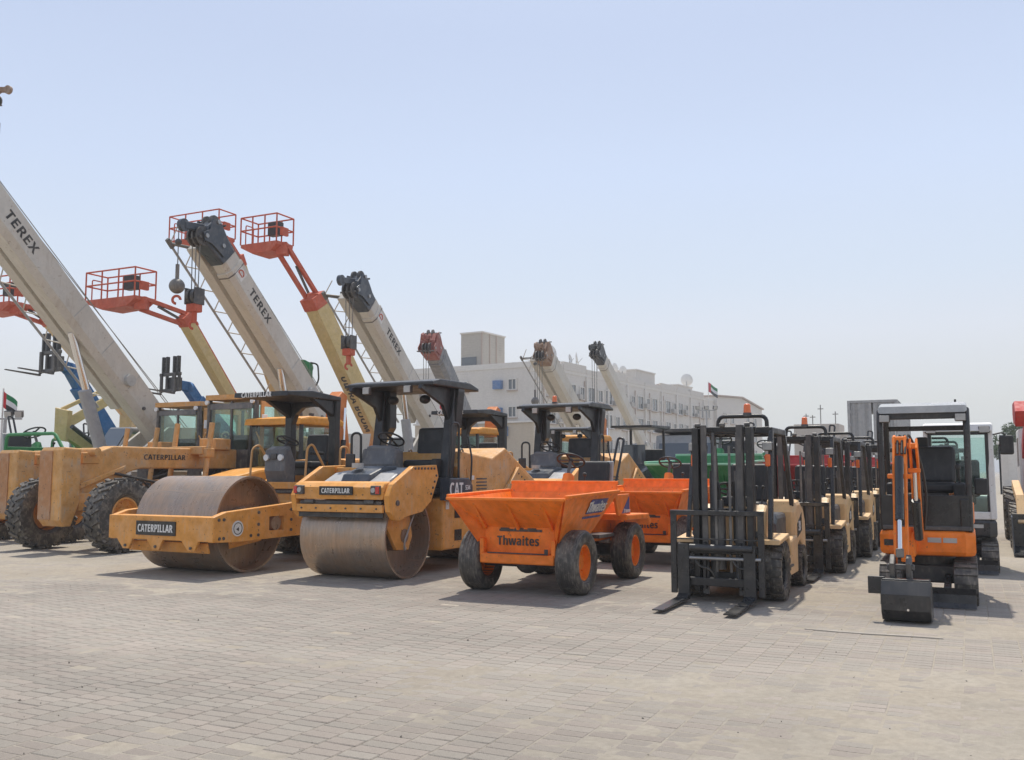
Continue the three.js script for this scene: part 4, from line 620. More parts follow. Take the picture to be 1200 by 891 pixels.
  // superstructure and carrier
  for (const s of [-1, 1]) part('turret_plate', o, paintM, PX([[-.9, 1.3], [-1.3, P.y + .35], [.3, P.y + .3], [1.6, 1.9], [2.2, 1.3]], s * .46 - .05, s * .46 + .05)); part('turret_base', o, paintM, B(2.2, .4, 3.6, 0, 1.35, .3)); part('counterweight', o, paintM, B(2.3, .9, .9, 0, 1.75, -1.9));
  if (cab) { const c = sub('cab', o), x = -1.05; part('cab_shell', c, M.grey, PX([[-.7, 1.5], [-.7, 2.75], [.6, 2.80], [1.1, 2.1], [1.15, 1.5]], x - .48, x + .40, .05, [[[-.55, 2.05], [-.55, 2.62], [.5, 2.66], [.95, 2.05]]])); part('windscreen', c, M.darkGlass, PL([[x - .42, 2.76, .66], [x + .34, 2.76, .66], [x + .34, 2.08, 1.14], [x - .42, 2.08, 1.14]], .015)); part('side_window', c, M.glass, PX([[-.55, 2.05], [-.55, 2.62], [.5, 2.66], [.95, 2.05]], x + .34, x + .35, 0)); }
  part('carrier_deck', o, paintM, [B(2.5, .3, 7.0, 0, 1.0, .8), B(1.2, .4, 6.8, 0, .75, .8)]); for (const s of [-1, 1]) for (const z of [-1.6, 3.2]) wheel(o, { R: .70, w: .5, x: s * 1.05, z, mat: M.white, tread: 'bar', out: s });
  for (const s of [-1, 1]) for (const z of [-2.6, 4.2]) part('outrigger', o, paintM, [B(.25, .25, 1.0, s * 1.0, .8, z, 0, Math.PI / 2), B(.2, .7, .2, s * 1.35, .6, z)]);
  return o;
}
{
  crane('grey and cream crane boom rising over the motor grader, lettered along its side', wp(192, 514, 27), wp(-80, 147, 20.6), { bw: .56, bh: .76, ball: false, ts: .33, tz: 1.95 });
  crane('cream crane boom with dark head in front of a red boom lift basket', wp(392, 520, 30), wp(238, 266, 24.6), { drop: 1.55 });
  crane('slimmer cream crane boom with dark head behind the double drum roller', wp(512, 512, 35), wp(414, 330, 29.6), { drop: 1.6, ball: false });
  crane('grey crane boom with a red head beside the apartment block', wp(556, 520, 52), wp(502, 398, 45), { head: M.oldRed, paintM: M.slate, text: null, jib: false, drop: 2.6, bw: .8, bh: 1.0, ball: false });
  crane('old white crane boom with rusty head before the block, red hook ball hanging', wp(704, 540, 56), wp(634, 408, 47), { head: M.rust, paintM: M.cream, text: null, drop: 3.0, bw: .66, bh: .88 });
  crane('white crane boom with black head before the block of flats', wp(764, 545, 58), wp(698, 408, 50), { head: M.black, paintM: M.cream, text: null, jib: false, drop: 4.0, bw: .52, bh: .72, ball: false, blockM: M.rust });
  crane('crane with rusty hook hanging in open sky above the largest lettered boom', wp(-330, 300, 40), wp(-8, 108, 36), { head: M.rust, paintM: M.jlg, text: null, jib: false, drop: 1.0, ball: false, cab: false, blockM: M.rust });
}
// ---------------------------------------------------------------- boom lifts
function boomLift(label, root, elbow, tipp, { yawB = YAW, boomM = M.jlgCream, wB = .62, letters, bl = 2.3, below = false } = {}) {
  const o = thing('boom_lift', label, 'boom lift', 'red boom lifts'); o.position.set(root.x, 0, root.z);
  const l = v => v.clone().sub(o.position), R = l(root), E = l(elbow), T = l(tipp), mid = R.clone().lerp(E, .55), near = R.clone().lerp(E, .955);
  part('chassis', o, M.jlg, B(2.4, .6, 3.6, 0, .85, 0, 0, YAW)); for (const s of [-1, 1]) for (const z of [-1.3, 1.3]) { const p = V(s * 1.05, 0, z).applyAxisAngle(V(0, 1, 0), YAW); wheel(o, { R: .5, w: .36, x: p.x, z: p.z, mat: M.jlgCream, tread: 'bar', out: s, yaw: YAW }); }
  part('turntable', o, M.jlg, [B(1.9, .8, 2.6, 0, 1.6, -.3, 0, YAW)]); part('boom_mount', o, M.jlgCream, BR([0, 1.8, 0], R, .5, .5, V(0, 0, 1)));
  const bm = part('boom', o, boomM, BR(R, E, wB, wB * 1.1)); part('boom_tip', o, M.jlg, BR(near, E.clone().lerp(R, -.03), wB * 1.08, wB * 1.2)); part('knuckle', o, M.jlg, [SP(wB * .5, E.x, E.y, E.z), B(wB * .7, wB * .9, wB * .7, E.x, E.y, E.z, .3)]);
  if (letters) { const d = R.clone().sub(E).normalize(), up = V(1, 0, .45).normalize(), z = d.clone().cross(up).normalize(); const zz = z.z < 0 ? z.negate() : z, x = d, y = zz.clone().cross(x); part('lettering', bm, M.letterBlack, textG(letters, .26, 1.1, .01).applyMatrix4(new THREE.Matrix4().makeBasis(x, y, zz).setPosition(R.clone().lerp(E, .32).addScaledVector(zz, wB * .56)))); }
  part('cable_track', o, M.jlg, BR(R.clone().add(V(wB * .42, wB * .5, -.1)), near.clone().add(V(wB * .42, wB * .5, -.1)), .10, .10));
  // jib: two parallel tubes with a ram
  const off = T.clone().sub(E).normalize().cross(V(0, 0, 1)).normalize().multiplyScalar(.20);
  for (const s of [-1, 1]) part('jib_tube', o, M.jlg, BR(E.clone().addScaledVector(off, s), T.clone().addScaledVector(off, s), .17, .14));
  part('jib_ram', o, M.dark, CR(E.clone().addScaledVector(off, -.4), T.clone().lerp(E, .35).addScaledVector(off, .5), .05)); part('rotator', o, M.jlg, [B(.4, .45, .4, T.x, T.y, T.z)]);
  // basket
  const k = sub('basket', o); k.position.copy(T).add(V(0, below ? .2 : .1, 0)); k.rotation.y = yawB; const w = bl / 2, d = .46, h = 1.1;
  k.position.add(V(-w * .88, 0, 0).applyAxisAngle(V(0, 1, 0), yawB));
  part('deck', k, M.jlg, [PZ([[-w, .12], [-w, .0], [-w * .3, -.28], [w * .7, -.22], [w, .0], [w, .12]], -d, d, .02)]);
  for (const z of [-d, d]) for (const y of [.62, h]) part('rail', k, M.jlg, CR([-w, y, z], [w, y, z], .028)); for (const x of [-w, w]) for (const y of [.62, h]) part('rail', k, M.jlg, CR([x, y, -d], [x, y, d], .028));
  for (const x of [-w, -w * .34, w * .34, w]) for (const z of [-d, d]) part('post', k, M.jlg, CR([x, .1, z], [x, h, z], .028)); part('control_box', k, M.seat, B(.5, .5, .3, w * .2, .75, -d + .2)); part('gate_hoop', k, M.jlg, TB([[-w, .2, -.2], [-w, .9, -.2], [-w, .9, .2], [-w, .2, .2]], .022)); part('side_box', k, M.jlg, B(.12, .3, .35, w + .05, .5, .1));
  return o;
}
{
  boomLift('boom lift whose red basket hangs alone over the graders', wp(286, 496, 36), wp(216, 374, 33), wp(166, 356, 32), { bl: 2.4, wB: .38 });
  boomLift('boom lift with its red basket hidden partly behind a crane head', wp(330, 470, 40), wp(276, 306, 37), wp(262, 284, 36), { bl: 2.6, wB: .5 });
  boomLift('tallest boom lift, cream lettered boom and a red jib between two crane booms', wp(446, 520, 37), wp(368, 352, 34), wp(331, 292, 33), { wB: .62, letters: 'ULTRA BOOM', bl: 1.65 });
  boomLift('boom lift whose red basket shows behind the largest crane boom', wp(150, 486, 38), wp(54, 374, 36), wp(20, 362, 35), { bl: 2.4, wB: .4 });
  const o = thing('articulated_lift', 'cream articulated lift arms folded behind the grader push block', 'boom lift'), P = (x, y, z) => wp(x, y, z), base = P(120, 552, 30).setY(0); o.position.copy(base); const l = v => v.sub(base);
  part('chassis', o, M.jlgCream, B(2.2, .7, 3.4, 0, .8, 0, 0, YAW)); for (const s of [-1, 1]) for (const z of [-1.2, 1.2]) { const p = V(s, 0, z).applyAxisAngle(V(0, 1, 0), YAW); wheel(o, { R: .45, w: .34, x: p.x, z: p.z, mat: M.jlgCream, tread: 'bar', out: s, yaw: YAW }); }
  part('riser_link', o, M.jlgCream, BR(l(P(72, 500, 28.5)), l(P(132, 466, 29.5)), .22, .28)); part('upper_link', o, M.jlgCream, BR(l(P(72, 480, 28.5)), l(P(126, 455, 29.5)), .10, .12)); part('knuckle', o, M.jlgCream, PZ([[-.18, -.55], [.18, -.62], [.24, .32], [-.18, .42]], -.15, .15, .03).translate(...l(P(73, 494, 28.5)).toArray())); part('lower_link', o, M.jlgCream, BR(l(P(74, 506, 28.5)), l(P(128, 540, 30)), .24, .32)); part('link_ram', o, M.satin, CR(l(P(84, 500, 28.3)), l(P(120, 528, 29.5)), .07)); part('tower', o, M.jlgCream, B(.6, 1.2, .8, .2, 1.5, 0, 0, YAW));
}
// ---------------------------------------------------------------- telehandlers
function telehandler(label, root, neck, headP) {
  const o = thing('telehandler', label, 'telehandler', 'blue telehandlers'); o.position.set(root.x, 0, root.z); const l = v => v.clone().sub(o.position), R = l(root), Nk = l(neck), H = l(headP);
  part('chassis', o, M.blue, B(1.2, .9, 4.6, 0, 1.1, 0, 0, YAW)); for (const s of [-1, 1]) for (const z of [-1.5, 1.5]) { const p = V(s * 1.0, 0, z).applyAxisAngle(V(0, 1, 0), YAW); wheel(o, { R: .62, w: .42, x: p.x, z: p.z, mat: M.white, tread: 'bar', out: s, yaw: YAW }); }
  const bm = part('boom', o, M.blue, BR(R, Nk, .42, .52)); part('boom_pedestal', o, M.blue, BR([0, 1.2, 0], R, .5, .6, V(0, 0, 1))); part('gooseneck', o, M.blue, [BR(Nk.clone().lerp(R, .06), Nk.clone().lerp(H, .38).add(V(0, .30, 0)), .30, .40), BR(Nk.clone().lerp(H, .36).add(V(0, .32, 0)), H, .30, .34), C(.22, .34, 'z', ...Nk.clone().lerp(H, .37).add(V(0, .28, 0)).toArray(), 16)]); part('cab', o, M.darkGlass, B(.8, 1.3, 1.4, -.75, 2.0, 0, 0, YAW));
  { const d = R.clone().sub(Nk).normalize(), z = V(.2, 0, 1).addScaledVector(d, -d.dot(V(.2, 0, 1))).normalize(), y = z.clone().cross(d); part('lettering', bm, M.letterWhite, textG('Genie', .34, 1, .01).applyMatrix4(new THREE.Matrix4().makeBasis(d, y, z).setPosition(Nk.clone().lerp(R, .75).addScaledVector(z, .30)))); }
  const k = sub('fork_carriage', o); k.position.copy(H); k.rotation.y = -Math.PI / 2 + .95;
  part('carriage_frame', k, M.dark, [B(1.25, .12, .12, 0, .35, .1), B(1.25, .12, .12, 0, -.25, .1), ...[-.55, -.2, .2, .55].map(x => B(.1, .72, .1, x, .05, .1)), B(.5, .5, .3, 0, 0, -.1)]); for (const x of [-.46, -.22, .22, .46]) part('guard_post', k, M.satin, B(.10, .62, .14, x, .72, .08)); for (const x of [-.42, .42]) part('fork', k, M.dark, [B(.12, .75, .06, x, .02, .2), PX([[.2, -.36], [1.35, -.28], [1.35, -.31], [.2, -.42]], x - .06, x + .06, .004)]);
  return o;
}
telehandler('blue telehandler lifting its empty forks beside the largest crane boom', wp(150, 545, 34), wp(92, 452, 32), wp(62, 426, 31));
telehandler('blue telehandler with raised forks above the far grader cab', wp(282, 530, 38), wp(230, 470, 36), wp(202, 450, 35));
// ---------------------------------------------------------------- farther dumpers, loaders, tractors
{
  const g1 = siteDumper('big green dumper skip with pale rim behind the front forklift mast', { S: M.green, rimMat: M.greenRim, brand: false, group: 'green dumpers' }); g1.scale.setScalar(1.42); place(g1, wp(818, 552, 23).setY(0), 0, .4);
  const g2 = copy(g1, 'green dumper skip beyond the first green one, seen through the forklift guard'); place(g2, wp(884, 552, 29).setY(0));
  const rd = siteDumper('red dumper skip seen through the second forklift of the file', { S: M.red, rimMat: M.red, brand: false, group: 'red dumpers' }); rd.scale.setScalar(1.4); place(rd, wp(934, 552, 24).setY(0)); const rd2 = copy(rd, 'red dumper standing behind the other red one'); place(rd2, wp(990, 552, 28).setY(0));
  // small canopy tractor before the flats
  const t = thing('canopy_tractor', 'small dark tractor under a flat black canopy before the flats', 'tractor'); place(t, wp(752, 552, 27).setY(0));
  part('canopy', t, M.black, PX([[.9, 2.76], [.9, 2.82], [-.9, 2.86], [-.9, 2.76]], -.6, .6, .01)); for (const s of [-1, 1]) part('canopy_post', t, M.black, B(.07, 1.5, .07, s * .5, 2.0, -.55)); part('bonnet', t, M.satin, PX([[.1, 1.0], [.1, 1.75], [1.2, 1.55], [1.3, 1.0]], -.38, .38, .06)); part('screen', t, M.darkGlass, B(.7, .6, .04, -.2, 2.0, .1)); seat(t, .15, 1.65, -.45, .6, .5); for (const s of [-1, 1]) { part('head_light', t, M.lamp, C(.09, .05, 'z', s * .28, 1.5, 1.28, 18)); wheel(t, { R: .62, w: .4, x: s * .7, z: -.4, mat: M.red, tread: 'bar', out: s }); wheel(t, { R: .4, w: .3, x: s * .6, z: 1.2, mat: M.red, tread: 'bar', out: s }); } part('chassis', t, M.dark, B(.6, .5, 2.2, 0, .75, .4));
  // white cab truck roof behind the green skip
  const tk = thing('grey_truck', 'grey truck with dark windows standing behind the green dumper', 'truck'); place(tk, wp(812, 552, 31).setY(0)); part('cab', tk, M.grey, PX([[1, .6], [1.05, 1.6], [.8, 2.7], [-.7, 2.8], [-.7, .6]], -1, 1, .06)); part('windscreen', tk, M.darkGlass, B(1.7, .7, .02, 0, 2.1, .98, -.22)); part('roof_rack', tk, M.dark, B(2.0, .12, 1.7, 0, 2.86, .05)); part('body', tk, M.grey, B(2.1, .9, 4, 0, 1.2, -2.8)); for (const s of [-1, 1]) for (const z of [.2, -3.6]) wheel(tk, { R: .48, w: .3, x: s * .9, z, mat: M.white, out: s });
  for (const s of [-1, 1]) part('side_window', tk, M.darkGlass, B(.02, .6, .9, s * 1.005, 2.15, .1));
  // green machine and red skip beyond the graders
  const gg = siteDumper('dark green dumper with rails beyond the grader push block', { S: M.green, rimMat: M.green, brand: false, group: 'green dumpers' }); gg.scale.setScalar(1.6); place(gg, wp(100, 552, 27.5).setY(0), 0, 0, 60 * D2R);
  rail(gg, [[-.84, 1.2, -1.15], [-.84, 1.62, -1.1], [-.84, 1.62, .3], [-.84, 1.25, .62]], .03, M.green);
  const gk = copy(gg, 'dark green dumper between the crane cab and the folded lift arms'); place(gk, wp(128, 552, 31).setY(0), 0, 0, 40 * D2R); gk.scale.setScalar(1.6);
  const gr = copy(rd, 'red dumper skip beyond the graders, below the flagpole and floodlights'); place(gr, wp(4, 552, 34).setY(0), 0, 0, 50 * D2R); gr.scale.setScalar(1.3);
  // green hoist on a stand above the canopies
  const gh = thing('green_hoist', 'green hoist head on a tall post behind the second crane boom', 'hoist'); const p = wp(354, 440, 33); gh.position.set(p.x, 0, p.z);
  part('post', gh, M.green, B(.3, p.y - .4, .3, 0, (p.y - .4) / 2, 0)); part('winch_case', gh, M.green, [B(.62, .9, .6, 0, p.y, 0), C(.22, .7, 'z', .1, p.y + .3, 0)]); part('hose', gh, M.hose, TB([[.3, p.y + .45, 0], [.55, p.y + .4, 0], [.6, p.y - .2, 0], [.4, p.y - .5, 0]], .03, .3)); part('hook_bar', gh, M.dark, B(.7, .08, .1, .4, p.y - .62, 0));
  // right edge: red front loader, tan skid loader
  const ld = thing('red_loader', 'red loader with its empty bucket raised high by the boundary wall', 'loader'); const q = wp(1231, 552, 21).setY(0); place(ld, q);
  part('bucket', ld, M.red, PX([[2.5, 2.45], [2.75, 2.75], [2.35, 2.98], [1.7, 2.98], [1.55, 2.75], [1.75, 2.55]], -.75, .75, .03)); for (const s of [-1, 1]) { part('loader_arm', ld, M.red, PX([[1.8, 2.5], [1.9, 2.75], [.6, 2.3], [-.6, 1.7], [-.6, 1.4], [.6, 2.0]], s * .5 - .05, s * .5 + .05)); wheel(ld, { R: .6, w: .4, x: s * .75, z: -.3, mat: M.white, tread: 'bar', out: s }); wheel(ld, { R: .45, w: .32, x: s * .75, z: 1.6, mat: M.white, tread: 'bar', out: s }); } part('bonnet', ld, M.red, PX([[.3, .8], [.3, 1.7], [1.8, 1.5], [1.9, .8]], -.4, .4, .06)); part('cab', ld, M.white, PX([[.3, .9], [.2, 2.5], [-1, 2.5], [-1.1, .9]], -.6, .6, .05, [[[.1, 1.6], [.05, 2.35], [-.85, 2.35], [-.95, 1.6]]])); part('chassis', ld, M.dark, B(.7, .4, 2.8, 0, .7, .5));
  const sk = thing('skid_loader', 'tan skid loader with black bucket beside the white mini excavator', 'loader'); place(sk, gp(1250, 650), 0, .6);
  part('body', sk, M.cat, PX([[.7, .35], [.7, .9], [-.2, 1.1], [-1.3, 1.2], [-1.3, .35]], -.55, .55, .05)); part('cage', sk, M.tan, PX([[.45, .9], [.40, 1.78], [-.55, 1.84], [-.6, 1.0]], -.55, .55, .03, [[[.3, 1.0], [.26, 1.66], [-.42, 1.7], [-.45, 1.05]]])); part('cage_front', sk, M.tan, PZ([[-.56, .9], [-.54, 1.80], [.54, 1.80], [.56, .9]], .42, .47, .01, [[[-.44, .98], [-.43, 1.68], [.43, 1.68], [.44, .98]]])); seat(sk, 0, 1.1, -.1);
  for (const s of [-1, 1]) { for (const z of [.4, -.7]) wheel(sk, { R: .40, w: .3, x: s * .72, z, mat: M.white, tread: 'bar', out: s }); part('lift_arm', sk, M.tan, PX([[-1.0, 1.2], [-.9, 1.36], [.8, 1.1], [1.15, .6], [1.0, .5], [.7, .95]], s * .72 - .07, s * .72 + .07)); }
  part('bucket', sk, M.satin, PX([[1.05, .75], [1.0, .1], [1.7, .03], [1.75, .03], [1.75, .06], [1.1, .16], [1.12, .75]], -.9, .9, .006)); for (const s of [-1, 1]) part('bucket_side', sk, M.satin, PX([[1.05, .75], [1.0, .1], [1.75, .03], [1.3, .7]], s * .89 - .01, s * .89 + .01, 0));
}
// ---------------------------------------------------------------- more masts behind the file of forklifts
// ---------------------------------------------------------------- flats
const plaster = (r, g, bl, st = .25) => { const map = tex((k, o, i, j) => { const s = ss(.5, .8, NB[(j % 7 * 31 * N + i) % (N * N)] * .5 + NA[k] * .5), v = 1 + .12 * (NC[k] - .5) + .14 * (NA[k] - .5); o[0] = r * v * (1 - st * s * .5); o[1] = g * v * (1 - st * s * .55); o[2] = bl * v * (1 - st * s * .6); }, true, .11); return new THREE.MeshStandardMaterial({ map, roughness: .95 }); };
const MB = { wall: plaster(.63, .59, .535), band: plaster(.50, .42, .32), tower: plaster(.46, .42, .36, .5), trim: plaster(.68, .645, .59), rib: plaster(.45, .36, .30), far: plaster(.48, .42, .36), acB: paint(.06, .16, .36, { dust: .15 }), ac: paint(.42, .40, .37, { dust: .2, chips: 0 }), pane: M.darkGlass };
{
  const o = thing('apartment_block', 'long pale three storey apartment block with window air conditioners', 'building'), yaw = -30.6 * D2R, c = wp(625, 552, 90).setY(0); o.position.copy(c); o.rotation.y = yaw;
  const H = 11.6, LB = 77, Wd = 14;
  part('wall', o, MB.wall, [b(Wd, H, LB, -Wd / 2, H / 2, -LB / 2)]);
  part('parapet', o, MB.trim, [b(.3, .30, LB + .1, -.1, H + .15, -LB / 2), b(Wd, .55, .35, -Wd / 2 - .28, H + .275, -.12)]);
  part('lower_band', o, MB.band, b(Wd + .04, 6.2, .3, -Wd / 2 + .05, 3.1, .02)); part('ledge', o, MB.trim, b(Wd + .2, .18, .5, -Wd / 2, 6.3, .12));
  const tw = part('stair_tower', o, MB.tower, [b(2.6, 4.0, 4.4, -7.9, H + 2.0, -3.4)]); part('tower_rib', tw, MB.rib, b(.14, 4.0, .1, -6.66, H + 2.0, -1.18)); for (const z of [-2.6, -3.9]) part('tower_rib', tw, MB.rib, b(.1, 4.0, .14, -6.58, H + 2.0, z)); part('tower_cap', tw, MB.trim, b(2.8, .15, 4.6, -7.9, H + 4.07, -3.4)); part('tower_opening', tw, M.darkGlass, b(1.8, 1.3, .1, -8.2, H + .9, -1.18));
  for (const [z, w, h] of [[-29, 6, 2.1], [-43, 5.5, 1.4]]) { const rb = part('roof_room', o, MB.wall, b(5, h, w, -2.8, H + h / 2, z)); part('roof_cap', rb, MB.trim, b(5.2, .15, w + .2, -2.8, H + h + .07, z)); }
  // gabled end block, a little taller
  part('end_block', o, MB.wall, [PX([[-54, .1], [-54, 12.4], [-66, 12.9], [-LB - .4, 11.7], [-LB - .4, .1]], -11, .5, .01)]); part('end_roof', o, MB.rib, PX([[-53.8, 12.42], [-53.8, 12.62], [-66, 13.15], [-LB - .7, 11.95], [-LB - .7, 11.72], [-66, 12.92]], -11.2, .8, .01));
  [.55, .85, .5, .95, .6, .45, .8, .5, .7].forEach((h, i) => part('parapet_bay', o, MB.wall, b(.34, h, 5.3, -.08, H + .302 + h / 2, -3.5 - i * 5.4)));
  for (let i = 0; i < 9; i++) part('roof_unit', o, i % 3 ? MB.ac : MB.rib, i % 3 ? B(1.2, 1.1, 1.6, -1.6 - i % 2, H + .55, -7 - i * 5.1) : C(.7, 1.5, 'y', -2.2, H + .75, -8.4 - i * 5.1, 18));
  for (let i = 0; i < 9; i++) { const z = -6.2 - i * 5.4; part('pilaster', o, MB.trim, b(.22, H - .1, .34, .11, H / 2, z)); }
  const win = (x, y, z, w, h, side) => { // opening surround, dark pane set back in it, mullion
    const f = part('window', o, MB.trim, side ? PX([[z - w / 2 - .1, y - h / 2 - .1], [z - w / 2 - .1, y + h / 2 + .1], [z + w / 2 + .1, y + h / 2 + .1], [z + w / 2 + .1, y - h / 2 - .1]], x, x + .14, 0, [[[z - w / 2, y - h / 2], [z - w / 2, y + h / 2], [z + w / 2, y + h / 2], [z + w / 2, y - h / 2]]]) : PZ([[x - w / 2 - .1, y - h / 2 - .1], [x - w / 2 - .1, y + h / 2 + .1], [x + w / 2 + .1, y + h / 2 + .1], [x + w / 2 + .1, y - h / 2 - .1]], z, z + .14, 0, [[[x - w / 2, y - h / 2], [x - w / 2, y + h / 2], [x + w / 2, y + h / 2], [x + w / 2, y - h / 2]]]));
    part('sill', f, MB.rib, side ? b(.26, .08, w + .36, x + .12, y - h / 2 - .14, z) : b(w + .36, .08, .26, x, y - h / 2 - .14, z + .12));
    part('pane', f, MB.pane, side ? b(.05, h, w, x + .028, y, z) : b(w, h, .05, x, y, z + .028)); part('mullion', f, MB.trim, side ? b(.06, h, .07, x + .06, y, z) : b(.07, h, .06, x, y, z + .06));
  };
  for (const y of [9.75, 7.05, 4.3]) for (let i = 0; i < 11; i++) { const z = -3.6 - i * 4.55; win(.0, y, z, 1.6, 1.45, true); win(.0, y, z - 2.35, 1.0, 1.2, true); if ((i * 7 + Math.round(y)) % 4) part('air_conditioner', o, MB.ac, B(.55, .5, .8, .27, y - .55 + (i % 3) * .12, z - 1.35)); if ((i * 3 + Math.round(y)) % 5 === 0) part('drain_pipe', o, MB.rib, C(.06, H - 1, 'y', .1, H / 2, z + 1.6, 8)); }
  for (const y of [9.4, 6.9, 4.2]) for (const z of [-57.5, -61, -69, -73]) win(.5, y, z, 1.4, 1.3, true);
  for (const y of [10.0, 7.3]) { win(-2.3, y, 0, .8, .95, false); part('air_conditioner', o, MB.acB, B(.95, .85, .5, -3.9, y, .2)); win(-8, y, 0, .8, .95, false); } part('air_conditioner', o, MB.acB, B(1.0, .95, .5, -3.2, 5.4, .38));
  const dishSpots = [[-.9, -5.4, .75], [-.9, -9.6, .5], [-.9, -11.2, .7], [-.9, -16.4, .5], [-.9, -21.0, .6], [-.9, -23.4, .55], [-3, -51, .9]], lab = ['satellite dish on the roof edge nearest the corner of the flats', 'small satellite dish next to a larger one on the flats', 'satellite dish beside a small one on the flats roof', 'satellite dish behind the black crane boom head', 'satellite dish on the flats right of the black crane head', 'satellite dish paired with its neighbour before the roof room', 'largest satellite dish below the flag on the flats'];
  dishSpots.forEach(([x, z, r], i) => { const d = thing('satellite_dish', lab[i].replace(' right of', ' next to'), 'satellite dish', 'dishes on the flats roof'); d.position.copy(V(x, H + (i === 6 ? .9 : 0), z).applyAxisAngle(V(0, 1, 0), yaw).add(c)); d.rotation.y = .5 + i * .3; part('reflector', d, M.white, mv(LX([[.01, -.16 * r], [r * .5, -.1 * r], [r * .85, .04 * r], [r, .12 * r], [r, .15 * r], [r * .8, .06 * r], [.01, -.12 * r]], 24), 0, 1.3 + r, 0, 0, -Math.PI / 2 + .4, .5)); part('mast', d, M.grey, C(.05, 1.35 + r, 'y', 0, (1.35 + r) / 2, -.05, 8)); part('feed_arm', d, M.grey, CR([0, 1.3 + r * .2, .1], [.1, 1.35 + r, r * .9], .025)); });
}
{ // far low building with roof masts
  const o = thing('far_building', 'small brown building with roof aerials beyond the forklifts', 'building'); const p = wp(962, 552, 120).setY(0); o.position.copy(p); o.rotation.y = YAW; part('wall', o, MB.far, b(5.4, 7.4, 6, 0, 3.7, 0)); part('annex', o, MB.far, b(5, 6.2, 5, 2.8, 3.1, -1)); for (const [x, h] of [[-1.6, 1.5], [-.8, 1.3], [.2, 2.6], [2.0, 1.7]]) part('aerial', o, M.rope, [C(.06, h, 'y', x, 7.4 + h / 2, 0, 8), b(.7, .1, .1, x, 7.4 + h * .8, 0)]); part('pane', o, M.darkGlass, b(1.2, 1.2, .1, 0, 5.4, 3.02));
}
{ // stacked freight containers
  const mk = (label, y0, roof) => { const o = thing('freight_container', label, 'container', 'stacked freight containers'); place(o, wp(1025, 552, 48.5).setY(0)); o.position.y = y0; const w = 1.22, L = 12.1, h = 2.59, wave = (n, a0, len) => { const p = []; for (let i = 0; i < n; i++) { const s = a0 + i * len / n, q = len / n; p.push([s, 0], [s + q * .3, .04], [s + q * .5, .04], [s + q * .8, 0]); } p.push([a0 + len, 0]); return p; };
    for (const s of [-1, 1]) { const pts = wave(44, -L, L - .1).map(([z, d]) => [s * (w - .06 + d * .9), z]); part('side_panel', o, M.grey, PY([...pts, [s * (w - .12), -.1], [s * (w - .12), -L]], .15, h - .12, 0)); for (const y of [.08, h - .07]) part('side_rail', o, M.grey, b(.12, .14, L, s * (w - .06), y, -L / 2)); part('corner_post', o, M.grey, b(.14, h, .14, s * (w - .07), h / 2, .02)); }
    for (const s of [-1, 1]) { const d = part('door', o, M.grey, PY([...wave(4, .04, 1.02).map(([x, dd]) => [s * x, .0 + dd * .8]), [s * 1.06, -.06], [s * .04, -.06]], .14, h - .14, 0)); for (const x of [.3, .8]) part('lock_rod', d, M.steel, C(.02, h - .3, 'y', s * x, h / 2, .07, 8)); for (const y of [.6, 1.3, 2.0]) part('hinge', d, M.grey, b(.08, .14, .05, s * 1.08, y, .08)); }
    part('roof_panel', o, M.grey, b(2 * w, .06, L, 0, h - .03 + .004, -L / 2)); part('floor', o, M.dark, b(2 * w - .1, .12, L - .1, 0, .1, -L / 2)); for (const y of [.07, h - .06]) part('end_rail', o, M.grey, b(2 * w - .28, .13, .12, 0, y, .0)); return o; };
  mk('grey corrugated freight container lying on the paving beneath another', 0); mk('grey corrugated freight container stacked on top, above the forklifts', 2.62);
}
